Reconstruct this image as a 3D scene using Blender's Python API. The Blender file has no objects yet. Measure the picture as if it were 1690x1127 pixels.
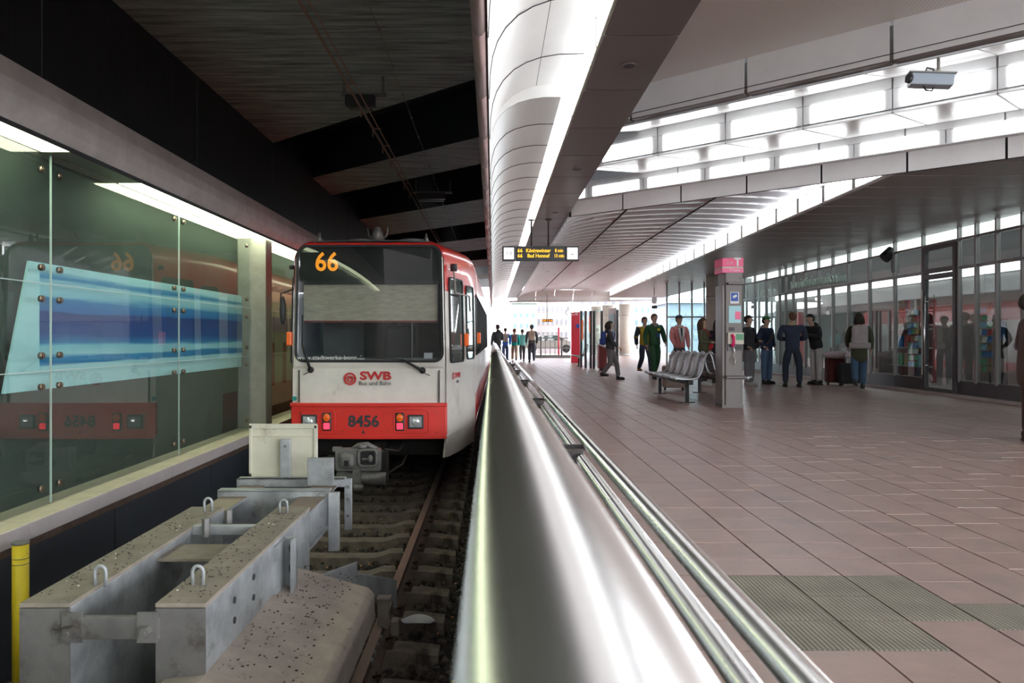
import bpy, math, random
from mathutils import Vector, Matrix
random.seed(7)
SC = bpy.context.scene
COL = SC.collection
F = 1240.0; CX = 813.0; CY = 557.0; CH = 1.19

# ---------------------------------------------------------------- camera, world, light, exposure
cam = bpy.data.objects.new('camera', bpy.data.cameras.new('camera'))
COL.objects.link(cam); SC.camera = cam
cam.location = (0, 0, CH); cam.rotation_euler = (math.pi/2, 0, 0)
cam.data.sensor_width = 36; cam.data.sensor_fit = 'HORIZONTAL'
cam.data.lens = 36*F/1690
cam.data.shift_x = (845-CX)/1690
cam.data.shift_y = -(563.5-CY)/1690
cam.data.clip_start = 0.02; cam.data.clip_end = 400
cam.data.dof.use_dof = True; cam.data.dof.focus_distance = 9.0; cam.data.dof.aperture_fstop = 6.3

world = bpy.data.worlds.new('world'); SC.world = world; world.use_nodes = True
wn = world.node_tree.nodes; wl = world.node_tree.links
bg = wn['Background']
tc = wn.new('ShaderNodeTexCoord'); ns = wn.new('ShaderNodeTexNoise'); ns.inputs['Scale'].default_value = 2.2
rp = wn.new('ShaderNodeValToRGB'); rp.color_ramp.elements[0].color = (.80, .86, .97, 1); rp.color_ramp.elements[1].color = (1, 1, 1, 1)
rp.color_ramp.elements[0].position = .35; rp.color_ramp.elements[1].position = .65
wl.new(tc.outputs['Generated'], ns.inputs['Vector']); wl.new(ns.outputs['Fac'], rp.inputs['Fac']); wl.new(rp.outputs['Color'], bg.inputs['Color'])
bg.inputs['Strength'].default_value = 3.8
SC.view_settings.view_transform = 'Standard'; SC.view_settings.look = 'None'
SC.view_settings.gamma = 1; SC.view_settings.use_curve_mapping = False
SC.view_settings.exposure = 1.75
SC.cycles.max_bounces = 8; SC.cycles.diffuse_bounces = 4; SC.cycles.glossy_bounces = 4
SC.cycles.transparent_max_bounces = 12; SC.cycles.transmission_bounces = 4
SC.cycles.sample_clamp_indirect = 6; SC.cycles.caustics_reflective = False; SC.cycles.caustics_refractive = False

E_STRIP = 2.6      # ceiling light troughs
E_COVE = 1.7
E_LEFT = 3.4       # lamps over the glazed wall

# ---------------------------------------------------------------- materials
MATS = {}
def nm(name):
    m = bpy.data.materials.new(name); m.use_nodes = True; MATS[name] = m
    return m, m.node_tree.nodes, m.node_tree.links, m.node_tree.nodes['Principled BSDF']
def pm(name, col, rough=.5, metal=0., var=0., scale=3., bump=0., bscale=None, emit=0., ecol=None, island=0., stretch=(1,1,1), spec=None, dirt=None, dscale=1.5, dpos=.55, coat=0.):
    m, n, l, b = nm(name)
    col = tuple(col)+(1,)
    b.inputs['Base Color'].default_value = col
    b.inputs['Roughness'].default_value = rough; b.inputs['Metallic'].default_value = metal
    if spec is not None: b.inputs['Specular IOR Level'].default_value = spec
    if coat: b.inputs['Coat Weight'].default_value = coat
    if emit:
        b.inputs['Emission Color'].default_value = (tuple(ecol)+(1,)) if ecol else col
        b.inputs['Emission Strength'].default_value = emit
    t = n.new('ShaderNodeTexCoord'); mp = n.new('ShaderNodeMapping'); mp.inputs['Scale'].default_value = stretch
    l.new(t.outputs['Object'], mp.inputs['Vector'])
    cur = None
    if var:
        x = n.new('ShaderNodeTexNoise'); x.inputs['Scale'].default_value = scale; x.inputs['Detail'].default_value = 6; x.inputs['Roughness'].default_value = .65
        l.new(mp.outputs[0], x.inputs['Vector'])
        mr = n.new('ShaderNodeMapRange'); mr.inputs['From Min'].default_value = .3; mr.inputs['From Max'].default_value = .7
        mr.inputs['To Min'].default_value = 1-var; mr.inputs['To Max'].default_value = 1+var
        l.new(x.outputs['Fac'], mr.inputs['Value'])
        mx = n.new('ShaderNodeMix'); mx.data_type = 'RGBA'; mx.blend_type = 'MULTIPLY'; mx.inputs['Factor'].default_value = 1
        mx.inputs['A'].default_value = col
        l.new(mr.outputs[0], mx.inputs['B']); cur = mx.outputs['Result']
        rr_ = n.new('ShaderNodeMapRange'); rr_.inputs['To Min'].default_value = max(0, rough-.08); rr_.inputs['To Max'].default_value = min(1, rough+.12)
        l.new(x.outputs['Fac'], rr_.inputs['Value']); l.new(rr_.outputs[0], b.inputs['Roughness'])
    if island:
        g = n.new('ShaderNodeNewGeometry'); mr = n.new('ShaderNodeMapRange'); mr.inputs['To Min'].default_value = 1-island; mr.inputs['To Max'].default_value = 1+island
        l.new(g.outputs['Random Per Island'], mr.inputs['Value'])
        mx = n.new('ShaderNodeMix'); mx.data_type = 'RGBA'; mx.blend_type = 'MULTIPLY'; mx.inputs['Factor'].default_value = 1
        if cur: l.new(cur, mx.inputs['A'])
        else: mx.inputs['A'].default_value = col
        l.new(mr.outputs[0], mx.inputs['B']); cur = mx.outputs['Result']
    if dirt:
        x = n.new('ShaderNodeTexNoise'); x.inputs['Scale'].default_value = dscale; x.inputs['Detail'].default_value = 9; x.inputs['Roughness'].default_value = .7
        l.new(t.outputs['Object'], x.inputs['Vector'])
        cr = n.new('ShaderNodeMapRange'); cr.inputs['From Min'].default_value = dpos; cr.inputs['From Max'].default_value = dpos+.12; 
        l.new(x.outputs['Fac'], cr.inputs['Value'])
        mx = n.new('ShaderNodeMix'); mx.data_type = 'RGBA'
        l.new(cr.outputs[0], mx.inputs['Factor'])
        if cur: l.new(cur, mx.inputs['A'])
        else: mx.inputs['A'].default_value = col
        mx.inputs['B'].default_value = tuple(dirt)+(1,); cur = mx.outputs['Result']
    if cur: l.new(cur, b.inputs['Base Color'])
    if bump:
        x = n.new('ShaderNodeTexNoise'); x.inputs['Scale'].default_value = bscale or scale*6; x.inputs['Detail'].default_value = 5
        l.new(mp.outputs[0], x.inputs['Vector'])
        bp = n.new('ShaderNodeBump'); bp.inputs['Strength'].default_value = bump; bp.inputs['Distance'].default_value = .01
        l.new(x.outputs['Fac'], bp.inputs['Height']); l.new(bp.outputs[0], b.inputs['Normal'])
    return m
def glass(name, tint, refl_col=(1,1,1), ior=1.5, rough=0.0, body=0.0, bodycol=(.1,.15,.13)):
    m, n, l, b = nm(name)
    n.remove(b); out = n['Material Output']
    fr = n.new('ShaderNodeFresnel'); fr.inputs['IOR'].default_value = ior
    tr = n.new('ShaderNodeBsdfTransparent'); tr.inputs['Color'].default_value = tuple(tint)+(1,)
    gl = n.new('ShaderNodeBsdfGlossy'); gl.inputs['Roughness'].default_value = rough; gl.inputs['Color'].default_value = tuple(refl_col)+(1,)
    mx = n.new('ShaderNodeMixShader')
    src = tr.outputs[0]
    if body:
        df = n.new('ShaderNodeBsdfDiffuse'); df.inputs['Color'].default_value = tuple(bodycol)+(1,)
        m0 = n.new('ShaderNodeMixShader'); m0.inputs['Fac'].default_value = body
        l.new(tr.outputs[0], m0.inputs[1]); l.new(df.outputs[0], m0.inputs[2]); src = m0.outputs[0]
    ge = n.new('ShaderNodeNewGeometry'); iv = n.new('ShaderNodeMath'); iv.operation='SUBTRACT'; iv.inputs[0].default_value=1; l.new(ge.outputs['Backfacing'], iv.inputs[1])
    ml = n.new('ShaderNodeMath'); ml.operation='MULTIPLY'; l.new(fr.outputs[0], ml.inputs[0]); l.new(iv.outputs[0], ml.inputs[1])
    l.new(ml.outputs[0], mx.inputs['Fac']); l.new(src, mx.inputs[1]); l.new(gl.outputs[0], mx.inputs[2])
    l.new(mx.outputs[0], out.inputs['Surface'])
    return m
def stripes(name, c1, c2, freq, axis=0, rough=.5, bump=.3, thin=.5, metal=0.):
    """fine ribs/perforation relief"""
    m, n, l, b = nm(name)
    b.inputs['Roughness'].default_value = rough; b.inputs['Metallic'].default_value = metal
    t = n.new('ShaderNodeTexCoord'); w = n.new('ShaderNodeTexWave'); w.inputs['Scale'].default_value = freq; w.bands_direction = 'XYZ'[axis]
    l.new(t.outputs['Object'], w.inputs['Vector'])
    r = n.new('ShaderNodeValToRGB'); r.color_ramp.elements[0].color = tuple(c1)+(1,); r.color_ramp.elements[1].color = tuple(c2)+(1,)
    r.color_ramp.elements[0].position = thin-.1; r.color_ramp.elements[1].position = thin+.1
    x = n.new('ShaderNodeTexNoise'); x.inputs['Scale'].default_value = 4; x.inputs['Detail'].default_value = 6
    l.new(t.outputs['Object'], x.inputs['Vector'])
    mr = n.new('ShaderNodeMapRange'); mr.inputs['From Min'].default_value=.3; mr.inputs['From Max'].default_value=.7; mr.inputs['To Min'].default_value=.8; mr.inputs['To Max'].default_value=1.2
    l.new(x.outputs['Fac'], mr.inputs['Value'])
    mx = n.new('ShaderNodeMix'); mx.data_type='RGBA'; mx.blend_type='MULTIPLY'; mx.inputs['Factor'].default_value=1
    l.new(w.outputs['Fac'], r.inputs['Fac']); l.new(r.outputs[0], mx.inputs['A']); l.new(mr.outputs[0], mx.inputs['B']); l.new(mx.outputs['Result'], b.inputs['Base Color'])
    bp = n.new('ShaderNodeBump'); bp.inputs['Strength'].default_value = bump; bp.inputs['Distance'].default_value = .004
    l.new(w.outputs['Fac'], bp.inputs['Height']); l.new(bp.outputs[0], b.inputs['Normal'])
    return m
def emis(name, col, s):
    m, n, l, b = nm(name); n.remove(b)
    e = n.new('ShaderNodeEmission'); e.inputs['Color'].default_value = tuple(col)+(1,); e.inputs['Strength'].default_value = s
    l.new(e.outputs[0], n['Material Output'].inputs['Surface']); return m

M = dict(
 tile=pm('floor_tile', (.325,.213,.182), .36, var=.16, scale=5, bump=.15, bscale=60, island=.07, dirt=(.24,.18,.155), dscale=1.3, dpos=.56),
 tactile=stripes('tactile_paver', (.16,.145,.11), (.26,.24,.185), 16, 0, .6, .5),
 grout=pm('grout', (.10,.075,.07), .9),
 ribstrip=pm('rib_strip', (.50,.46,.38), .45, var=.1),
 concrete=pm('pit_concrete', (.17,.16,.15), .85, var=.3, scale=3, bump=.4),
 ballast=pm('ballast_ground', (.045,.038,.032), .95, var=.5, scale=14, bump=1., bscale=40),
 stone=pm('ballast_stone', (.085,.07,.06), .9, island=.6, bump=.4, bscale=60),
 litter=pm('litter', (.45,.22,.10), .8, island=.8),
 sleeper=pm('sleeper', (.20,.165,.135), .85, var=.35, scale=6, bump=.5, bscale=30, dirt=(.07,.055,.045), dscale=4),
 rail=pm('rail_steel', (.27,.20,.16), .45, metal=.5, var=.2, scale=5),
 railside=pm('rail_rust', (.09,.06,.045), .8, var=.4, scale=9),
 galv=pm('galvanised_steel', (.37,.39,.405), .5, metal=.35, var=.42, scale=3.2, bump=.12, bscale=20, dirt=(.17,.165,.16), dscale=2.6, dpos=.56),
 galvdark=pm('dark_grey_steel', (.165,.16,.155), .6, metal=.3, var=.3, scale=4, dirt=(.09,.08,.07), dscale=5, dpos=.52),  # darker steel tone for the front plates and tie parts
 galvtop=pm('dusty_steel', (.27,.235,.195), .85, var=.22, scale=6, bump=.3, bscale=50, dirt=(.13,.115,.10), dscale=14, dpos=.60),
 slab=pm('buffer_concrete', (.36,.31,.27), .9, var=.2, scale=4, bump=.6, bscale=22, dirt=(.14,.12,.105), dscale=11, dpos=.585),
 cream=pm('cream_panel', (.63,.61,.50), .5, var=.1, scale=3, dirt=(.42,.39,.31), dscale=3, dpos=.6),
 yellow=pm('yellow_paint', (.78,.60,.03), .5, var=.12, scale=6, dirt=(.35,.27,.05), dscale=9, dpos=.62),
 white=pm('white_cladding', (.80,.80,.79), .30, var=.04, scale=2),
 whitem=pm('white_metal_panel', (.84,.83,.83), .35, metal=.0, var=.05, scale=2),
 ripple=pm('silvery_ceiling', (.90,.92,.97), .28, metal=.15, var=.05, scale=2),
 greyf=pm('pale_grey_fascia', (.66,.67,.68), .42, metal=.0, var=.05),
 brown=pm('brown_soffit', (.16,.13,.125), .34, var=.07, scale=2, bump=.03),
 brown2=pm('brown_glossy_soffit', (.25,.20,.195), .38, var=.1, scale=2),
 seam=pm('dark_seam', (.03,.03,.032), .8),
 pink=pm('dusty_pink_trim', (.52,.38,.36), .5, var=.15, scale=4),
 perf=None,
 navy=stripes('navy_corrugated_wall', (.0075,.0085,.012), (.013,.015,.020), 9, 1, .6, .3),
 navyflat=pm('navy_wall', (.034,.042,.054), .5, var=.25, scale=2),
 plank=None,
 beamgrey=pm('grey_mauve_beam', (.55,.50,.49), .6, var=.16, scale=3, bump=.1, dirt=(.12,.11,.11), dscale=5, dpos=.66),
 ledge=pm('ledge_top', (.72,.65,.50), .6, var=.14, scale=5, dirt=(.25,.22,.17), dscale=16, dpos=.63),
 ledgef=pm('ledge_front', (.50,.46,.46), .5, var=.08),
 backgreen=pm('green_grey_backing', (.045,.06,.052), .7, var=.3, scale=1.5),
 column=pm('grey_column', (.33,.32,.29), .6, var=.15, scale=4, dirt=(.22,.20,.17), dscale=5, dpos=.6),
 stainless=pm('stainless_tube', (.84,.84,.84), .24, metal=1., var=.05, scale=3, stretch=(1,.15,1)),
 stainless2=pm('brushed_stainless', (.15,.135,.125), .45, metal=.3, var=.10, scale=5, stretch=(1,1,.3)),
 dark=pm('dark_frame', (.03,.03,.033), .5),
 boltm=pm('bronze_bolt', (.22,.17,.14), .3, metal=.9),
 edge=pm('glass_edge', (.55,.66,.62), .3),
 frame=pm('grey_mullion', (.27,.255,.25), .4, metal=.4),
 framedark=pm('anthracite_frame', (.085,.078,.082), .45, metal=.2),
 black=pm('black_rubber', (.012,.012,.013), .6),
 trainwhite=pm('train_cream_white', (.76,.72,.66), .33, var=.08, scale=2.5, dirt=(.60,.55,.48), dscale=3, dpos=.57, coat=.3),
 trainred=pm('train_red', (.62,.025,.02), .30, var=.1, scale=3, coat=.5),
 trainred2=pm('train_red_bumper', (.72,.035,.025), .38, var=.06, scale=3, coat=.3),
 traindark=pm('train_underframe', (.018,.016,.015), .85, var=.3, scale=8),
 couple=pm('coupler_steel', (.21,.205,.20), .5, metal=.3, var=.25, scale=8),
 blind=pm('fabric_blind', (.62,.53,.42), .9, var=.18, scale=7, stretch=(1,1,4)),
 cabin=pm('cabin_grey', (.20,.21,.21), .7, var=.2),
 cabinl=pm('cabin_light', (.34,.35,.34), .7),
 seatf=pm('cab_seat_fabric', (.03,.033,.04), .9),
 logored=pm('logo_red', (.55,.03,.03), .5),
 textdark=pm('text_dark', (.04,.04,.045), .6),
 textwhite=pm('text_white', (.85,.85,.85), .6),
 lampglass=pm('lamp_lens', (.75,.78,.80), .08, metal=.6, var=.3, scale=60),
 orange=pm('orange_lens', (.60,.10,.01), .3, emit=.10),
 redlens=emis('tail_lamp_red', (1.,.03,.06), 1.0),
 orled=emis('orange_led', (1.,.36,.03), .42),
 yled=emis('amber_led', (1.,.55,.04), .5),
 strip=emis('strip_light', (.96,.98,1.), E_STRIP),
 strip3=emis('edge_strip_light', (.96,.98,1.), 2.4),
 fill_strip=emis('rear_fill_light', (.93,.97,1.), 8.0),  # added fill light for the unseen rows behind the viewpoint
 cove=emis('cove_light', (.97,.985,1.), E_COVE),
 leftlamp=emis('green_white_lamp', (.90,1.,.66), E_LEFT),
 shoplamp=emis('shop_lamp', (.98,1.,1.), 1.3),
 lampoff=pm('lamp_off', (.22,.24,.19), .3),
 signwhite=emis('sign_white', (1,1,1), .45),
 led_black=pm('display_black', (.012,.012,.014), .3),
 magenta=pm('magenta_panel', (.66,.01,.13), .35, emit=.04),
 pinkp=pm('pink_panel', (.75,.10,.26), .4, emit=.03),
 blue=pm('sign_blue', (.02,.09,.45), .5),
 red=pm('red_pillar', (.65,.02,.05), .4),
 skin=pm('skin', (.52,.33,.25), .55),
 darkred=pm('dark_red', (.25,.05,.05), .6),
 wire=pm('rusty_wire', (.36,.23,.18), .7),
 wire2=pm('grey_wire', (.30,.28,.25), .6),
 seatsheet=pm('seat_sheet', (.20,.21,.22), .45, metal=.4),
 meshseat=pm('seat_metal', (.50,.53,.55), .33, metal=.6),
 lightblue=pm('art_pale_blue', (.50,.82,.88), .6, var=.05),
 pillar=pm('round_column', (.48,.44,.38), .7, var=.12, scale=3),
 paint_mask=pm('paper_white', (.8,.8,.85), .7),
 glassL=glass('wall_glass', (.93,.97,.95), ior=1.6, body=.03, bodycol=(.25,.3,.28)),
 glassF=glass('shop_glass', (.80,.86,.85), ior=1.9),
 glassT=glass('train_glass', (.62,.66,.66), ior=1.45),
 glassS=glass('shelter_glass', (.80,.92,.92), ior=1.4),
)
# concrete with board marks running across the tracks
def mk_plank():
    m, n, l, b = nm('board_marked_concrete'); b.inputs['Roughness'].default_value = .62
    t = n.new('ShaderNodeTexCoord'); mp = n.new('ShaderNodeMapping'); mp.inputs['Scale'].default_value = (.55, 7, 1)
    l.new(t.outputs['Object'], mp.inputs['Vector'])
    x = n.new('ShaderNodeTexNoise'); x.inputs['Scale'].default_value = 1.6; x.inputs['Detail'].default_value = 9; x.inputs['Roughness'].default_value = .72
    l.new(mp.outputs[0], x.inputs['Vector'])
    r = n.new('ShaderNodeValToRGB'); r.color_ramp.elements[0].position = .33; r.color_ramp.elements[1].position = .72
    r.color_ramp.elements[0].color = (.07,.075,.072,1); r.color_ramp.elements[1].color = (.62,.66,.62,1)
    l.new(x.outputs['Fac'], r.inputs['Fac']); l.new(r.outputs[0], b.inputs['Base Color'])
    bp = n.new('ShaderNodeBump'); bp.inputs['Strength'].default_value=.5; bp.inputs['Distance'].default_value=.01
    l.new(x.outputs['Fac'], bp.inputs['Height']); l.new(bp.outputs[0], b.inputs['Normal'])
    return m
M['plank'] = mk_plank()
def mk_perf():
    m, n, l, b = nm('perforated_metal'); b.inputs['Roughness'].default_value = .45; b.inputs['Metallic'].default_value = .2
    t = n.new('ShaderNodeTexCoord'); v = n.new('ShaderNodeTexVoronoi'); v.inputs['Scale'].default_value = 38; v.inputs['Randomness'].default_value = 0
    mp = n.new('ShaderNodeMapping'); mp.inputs['Rotation'].default_value = (0,0,math.radians(45))
    l.new(t.outputs['Object'], mp.inputs['Vector']); l.new(mp.outputs[0], v.inputs['Vector'])
    r = n.new('ShaderNodeValToRGB'); r.color_ramp.elements[0].position=.28; r.color_ramp.elements[1].position=.40
    r.color_ramp.elements[0].color=(.16,.155,.15,1); r.color_ramp.elements[1].color=(.80,.78,.75,1)
    l.new(v.outputs['Distance'], r.inputs['Fac']); l.new(r.outputs[0], b.inputs['Base Color'])
    return m
M['perf'] = mk_perf()
def mk_art():
    """flat print: horizontal blue streaks"""
    m, n, l, b = nm('blue_streak_print'); b.inputs['Roughness'].default_value = .5
    t = n.new('ShaderNodeTexCoord'); mp = n.new('ShaderNodeMapping'); mp.inputs['Scale'].default_value = (.0,.10,2.6)
    l.new(t.outputs['Object'], mp.inputs['Vector'])
    x = n.new('ShaderNodeTexNoise'); x.inputs['Scale'].default_value=3.0; x.inputs['Detail'].default_value=5; x.inputs['Roughness'].default_value=.6
    l.new(mp.outputs[0], x.inputs['Vector'])
    sp = n.new('ShaderNodeSeparateXYZ'); l.new(t.outputs['Object'], sp.inputs[0])
    r0 = n.new('ShaderNodeMapRange'); r0.inputs['From Min'].default_value=0.; r0.inputs['From Max'].default_value=1.09
    l.new(sp.outputs['Z'], r0.inputs['Value'])
    ad = n.new('ShaderNodeMath'); ad.operation='MULTIPLY_ADD'; l.new(x.outputs['Fac'], ad.inputs[0]); ad.inputs[1].default_value=.16; ad.inputs[2].default_value=-.08
    a2 = n.new('ShaderNodeMath'); l.new(r0.outputs[0], a2.inputs[0]); l.new(ad.outputs[0], a2.inputs[1])
    r = n.new('ShaderNodeValToRGB'); cr = r.color_ramp
    stops=[(0,(.50,.84,.90)),(.17,(.48,.82,.90)),(.19,(.02,.22,.52)),(.25,(.03,.30,.60)),(.27,(.42,.78,.88)),(.33,(.36,.74,.88)),(.36,(.03,.25,.55)),(.44,(.012,.07,.30)),
           (.62,(.010,.045,.24)),(.64,(.015,.16,.48)),(.72,(.03,.24,.56)),(.76,(.30,.66,.82)),(.84,(.42,.78,.88)),(.87,(.03,.26,.56)),(.90,(.10,.38,.62)),(.93,(.48,.82,.90))]
    cr.elements[0].position=0; cr.elements[0].color=stops[0][1]+(1,); cr.elements[1].position=1; cr.elements[1].color=(.50,.84,.90,1)
    for p,c in stops[1:]:
        e=cr.elements.new(p); e.color=c+(1,)
    l.new(a2.outputs[0], r.inputs['Fac']); l.new(r.outputs[0], b.inputs['Base Color'])
    return m
M['art'] = mk_art()

# ---------------------------------------------------------------- helpers
ORG = {}
def setp(o, label=None, cat=None, group=None, kind=None):
    if label: o['label'] = label
    if cat: o['category'] = cat
    if group: o['group'] = group
    if kind: o['kind'] = kind
    return o
def thing(name, label, cat, loc, rz=0, group=None, local=False, kind=None):
    o = bpy.data.objects.new(name, None); COL.objects.link(o); o.empty_display_size = .1
    o.location = loc; o.rotation_euler = (0,0,rz)
    ORG[o.name] = Vector((0,0,0)) if local else Vector(loc)
    return setp(o, label, cat, group, kind)
class MB:
    def __init__(s): s.v=[]; s.f=[]; s.m=[]; s.sm=[]
    def add(s, vs, fs, m=0, sm=False):
        b=len(s.v); s.v += [Vector(p) for p in vs]
        for f in fs: s.f.append([i+b for i in f]); s.m.append(m); s.sm.append(sm)
        return s
    def box(s, x0,x1,y0,y1,z0,z1,m=0):
        return s.add([(x0,y0,z0),(x1,y0,z0),(x1,y1,z0),(x0,y1,z0),(x0,y0,z1),(x1,y0,z1),(x1,y1,z1),(x0,y1,z1)],
          [(0,3,2,1),(4,5,6,7),(0,1,5,4),(1,2,6,5),(2,3,7,6),(3,0,4,7)],m)
    def cbox(s,c,d,m=0,R=None):
        vs=[]
        for z in(-.5,.5):
            for (x,y) in((-.5,-.5),(.5,-.5),(.5,.5),(-.5,.5)):
                p=Vector((x*d[0],y*d[1],z*d[2])); 
                if R: p=R@p
                vs.append(p+Vector(c))
        return s.add(vs,[(0,3,2,1),(4,5,6,7),(0,1,5,4),(1,2,6,5),(2,3,7,6),(3,0,4,7)],m)
    def hexa(s, a, b, m=0):
        """box from bottom quad a and top quad b (4 points each)"""
        return s.add(list(a)+list(b),[(0,3,2,1),(4,5,6,7),(0,1,5,4),(1,2,6,5),(2,3,7,6),(3,0,4,7)],m)
    def tube(s, pts, r, n=12, m=0, cap=True, sm=True):
        pts=[Vector(p) for p in pts]; rs = r if isinstance(r,(list,tuple)) else [r]*len(pts)
        vs=[]; up=None
        for i,p in enumerate(pts):
            d=(pts[min(i+1,len(pts)-1)]-pts[max(i-1,0)]).normalized()
            if up is None: up = Vector((0,0,1)) if abs(d.z)<.9 else Vector((1,0,0))
            a=d.cross(up).normalized(); b_=a.cross(d).normalized(); up=b_
            for k in range(n):
                t=2*math.pi*k/n; vs.append(p+a*math.cos(t)*rs[i]+b_*math.sin(t)*rs[i])
        fs=[]
        for i in range(len(pts)-1):
            for k in range(n):
                k2=(k+1)%n; fs.append((i*n+k,i*n+k2,(i+1)*n+k2,(i+1)*n+k))
        s.add(vs,fs,m,sm)
        if cap:
            b=len(s.v)-len(vs)
            s.f.append([b+k for k in range(n)][::-1]); s.m.append(m); s.sm.append(False)
            s.f.append([b+(len(pts)-1)*n+k for k in range(n)]); s.m.append(m); s.sm.append(False)
        return s
    def ell(s, c, r, nu=14, nv=9, m=0, R=None, vmax=1.0, vmin=0.0):
        vs=[];fs=[]
        for j in range(nv+1):
            t=math.pi*(vmin+(vmax-vmin)*j/nv)
            for i in range(nu):
                a=2*math.pi*i/nu
                p=Vector((r[0]*math.sin(t)*math.cos(a), r[1]*math.sin(t)*math.sin(a), r[2]*math.cos(t)))
                if R: p=R@p
                vs.append(p+Vector(c))
        for j in range(nv):
            for i in range(nu):
                i2=(i+1)%nu; fs.append((j*nu+i,(j+1)*nu+i,(j+1)*nu+i2,j*nu+i2))
        return s.add(vs,fs,m,True)
    def prism(s, prof, fn, a0, a1, m=0, sm=False, closed=True, cap=True):
        """prof list of 2D; fn(p,a)->3D"""
        n=len(prof); vs=[fn(p,a0) for p in prof]+[fn(p,a1) for p in prof]
        fs=[(i,(i+1)%n,(i+1)%n+n,i+n) for i in range(n if closed else n-1)]
        if closed and cap: 
            s.add(vs,fs,m,sm); b=len(s.v)-2*n
            s.f.append([b+i for i in range(n)][::-1]); s.m.append(m); s.sm.append(False)
            s.f.append([b+n+i for i in range(n)]); s.m.append(m); s.sm.append(False)
            return s
        return s.add(vs,fs,m,sm)
    def build(s, name, mats, parent=None, bevel=0, kind=None, label=None, local=None, fixn=True, solid=0):
        if not isinstance(mats,(list,tuple)): mats=[mats]
        me=bpy.data.meshes.new(name)
        if parent is None:
            if local is None:
                lo=[min(v[i] for v in s.v) for i in range(3)]; hi=[max(v[i] for v in s.v) for i in range(3)]
                org=Vector(((lo[0]+hi[0])/2,(lo[1]+hi[1])/2,lo[2]))
            else: org=Vector(local)
        else: org=ORG[parent.name]
        me.from_pydata([tuple(v-org) for v in s.v],[],s.f)
        for mm in mats: me.materials.append(mm)
        me.polygons.foreach_set('material_index', s.m); me.polygons.foreach_set('use_smooth', s.sm)
        me.update()
        if fixn:
            import bmesh
            bm=bmesh.new(); bm.from_mesh(me); bmesh.ops.recalc_face_normals(bm,faces=bm.faces); bm.to_mesh(me); bm.free()
        o=bpy.data.objects.new(name,me); COL.objects.link(o)
        if parent is None: o.location=org; ORG[o.name]=org
        else: o.parent=parent; ORG[o.name]=org
        if solid:
            md=o.modifiers.new('s','SOLIDIFY'); md.thickness=solid; md.offset=0; md.use_rim=not any(s.sm)
        if bevel:
            md=o.modifiers.new('b','BEVEL'); md.width=bevel; md.segments=2; md.limit_method='ANGLE'; md.angle_limit=.6
            md.harden_normals=False
        if kind: o['kind']=kind
        if label: o['label']=label
        return o
def P(px,py,Y): return Vector(((px-CX)/F*Y, Y, CH+(CY-py)/F*Y))
def copy_tree(o, parent=None):
    c=o.copy(); COL.objects.link(c); 
    if parent: c.parent=parent
    for ch in [x for x in KIDS.get(o.name,[])]: copy_tree(ch,c)
    return c
KIDS={}
def index_kids():
    KIDS.clear()
    for o in bpy.data.objects:
        if o.parent: KIDS.setdefault(o.parent.name,[]).append(o)
TEXTS=[]
def text(name, body, size, mat, parent, pos, rot=(math.pi/2,0,0), extrude=.001, align='CENTER', sx=1, offset=0, spacing=1):
    cu=bpy.data.curves.new(name,'FONT'); cu.body=body; cu.size=size; cu.extrude=extrude; cu.align_x=align; cu.align_y='CENTER'; cu.offset=offset
    cu.space_character=spacing; cu.resolution_u=3
    cu.materials.append(mat)
    o=bpy.data.objects.new(name,cu); COL.objects.link(o)
    o.parent=parent; o.location=Vector(pos)-ORG[parent.name]; o.rotation_euler=rot; o.scale=(sx,1,1)
    TEXTS.append(o); return o

# ================================================================ SETTING
Y0 = -5.0; YE = 42.0
# ground outside
MB().box(-60,80,-40,160,-1.6,-1.4).build('ground', M['concrete'], kind='structure')
# --- platform floor
fl = thing('floor', None, None, (0,0,0), kind='structure')
b=MB(); b.box(0.0,9.6,Y0,28,-1.4,-.012); b.box(0.0,16,28,58,-1.4,-.012); b.build('floor_slab', M['grout'], fl)
b=MB(); b.box(-.03,.0,Y0,58,-1.35,-.01); b.build('platform_edge', M['concrete'], fl)
xs=[-.0,.26,.54,.825]; cols=[(xs[i],xs[i+1]) for i in range(3)]+[(.905,1.15)]
x=1.15
while x<15.8: cols.append((x,x+.3)); x+=.3
cells=[]
rnd=random.Random(3)
for ci,(xa,xb) in enumerate(cols):
    off = 0 if xa<1.8 else rnd.choice([0,.1,.15,.2,.05])
    y = 2.86-20*.3+off if False else .46+off-.3*8
    far = 28 if xb<=9.4 else 58
    near = y if xb<=9.4 else 28
    y=near
    while y < (58 if True else far):
        dy=.3
        if xa>1.1 and rnd.random()<.18: dy=.6
        # the tactile strip interrupts the columns
        if xb<=9.4 or y>=28: cells.append((xa,xb,y,y+dy))
        y+=dy
def istact(xa,xb,ya,yb):
    yc=(ya+yb)/2
    if 1.14<xa<1.72 and 2.86<yc<3.76: return True
    return xa>1.7 and 3.15<yc<3.47
def tile_bm(b,xa,xb,ya,yb,m=0):
    g=.0035; dz=rnd.uniform(-.0012,.0012); t=.0015
    x0,x1,y0,y1=xa+g,xb-g,ya+g,yb-g
    b.add([(x0,y0,-.012),(x1,y0,-.012),(x1,y1,-.012),(x0,y1,-.012),(x0+t,y0+t,dz),(x1-t,y0+t,dz),(x1-t,y1-t,dz),(x0+t,y1-t,dz)],
          [(4,5,6,7),(0,1,5,4),(1,2,6,5),(2,3,7,6),(3,0,4,7)],m)
vis=[]; rest=[]
for c in cells:
    xa,xb,ya,yb=c
    pxl=CX+xa/max(ya,.3)*F; pyb=CY+CH/max(ya,.3)*F
    seen = ya>2.2 and pxl<1690 and xa/ya> .70*0+ (0.33 if ya<8 else 0)
    (vis if seen else rest).append(c)
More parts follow.
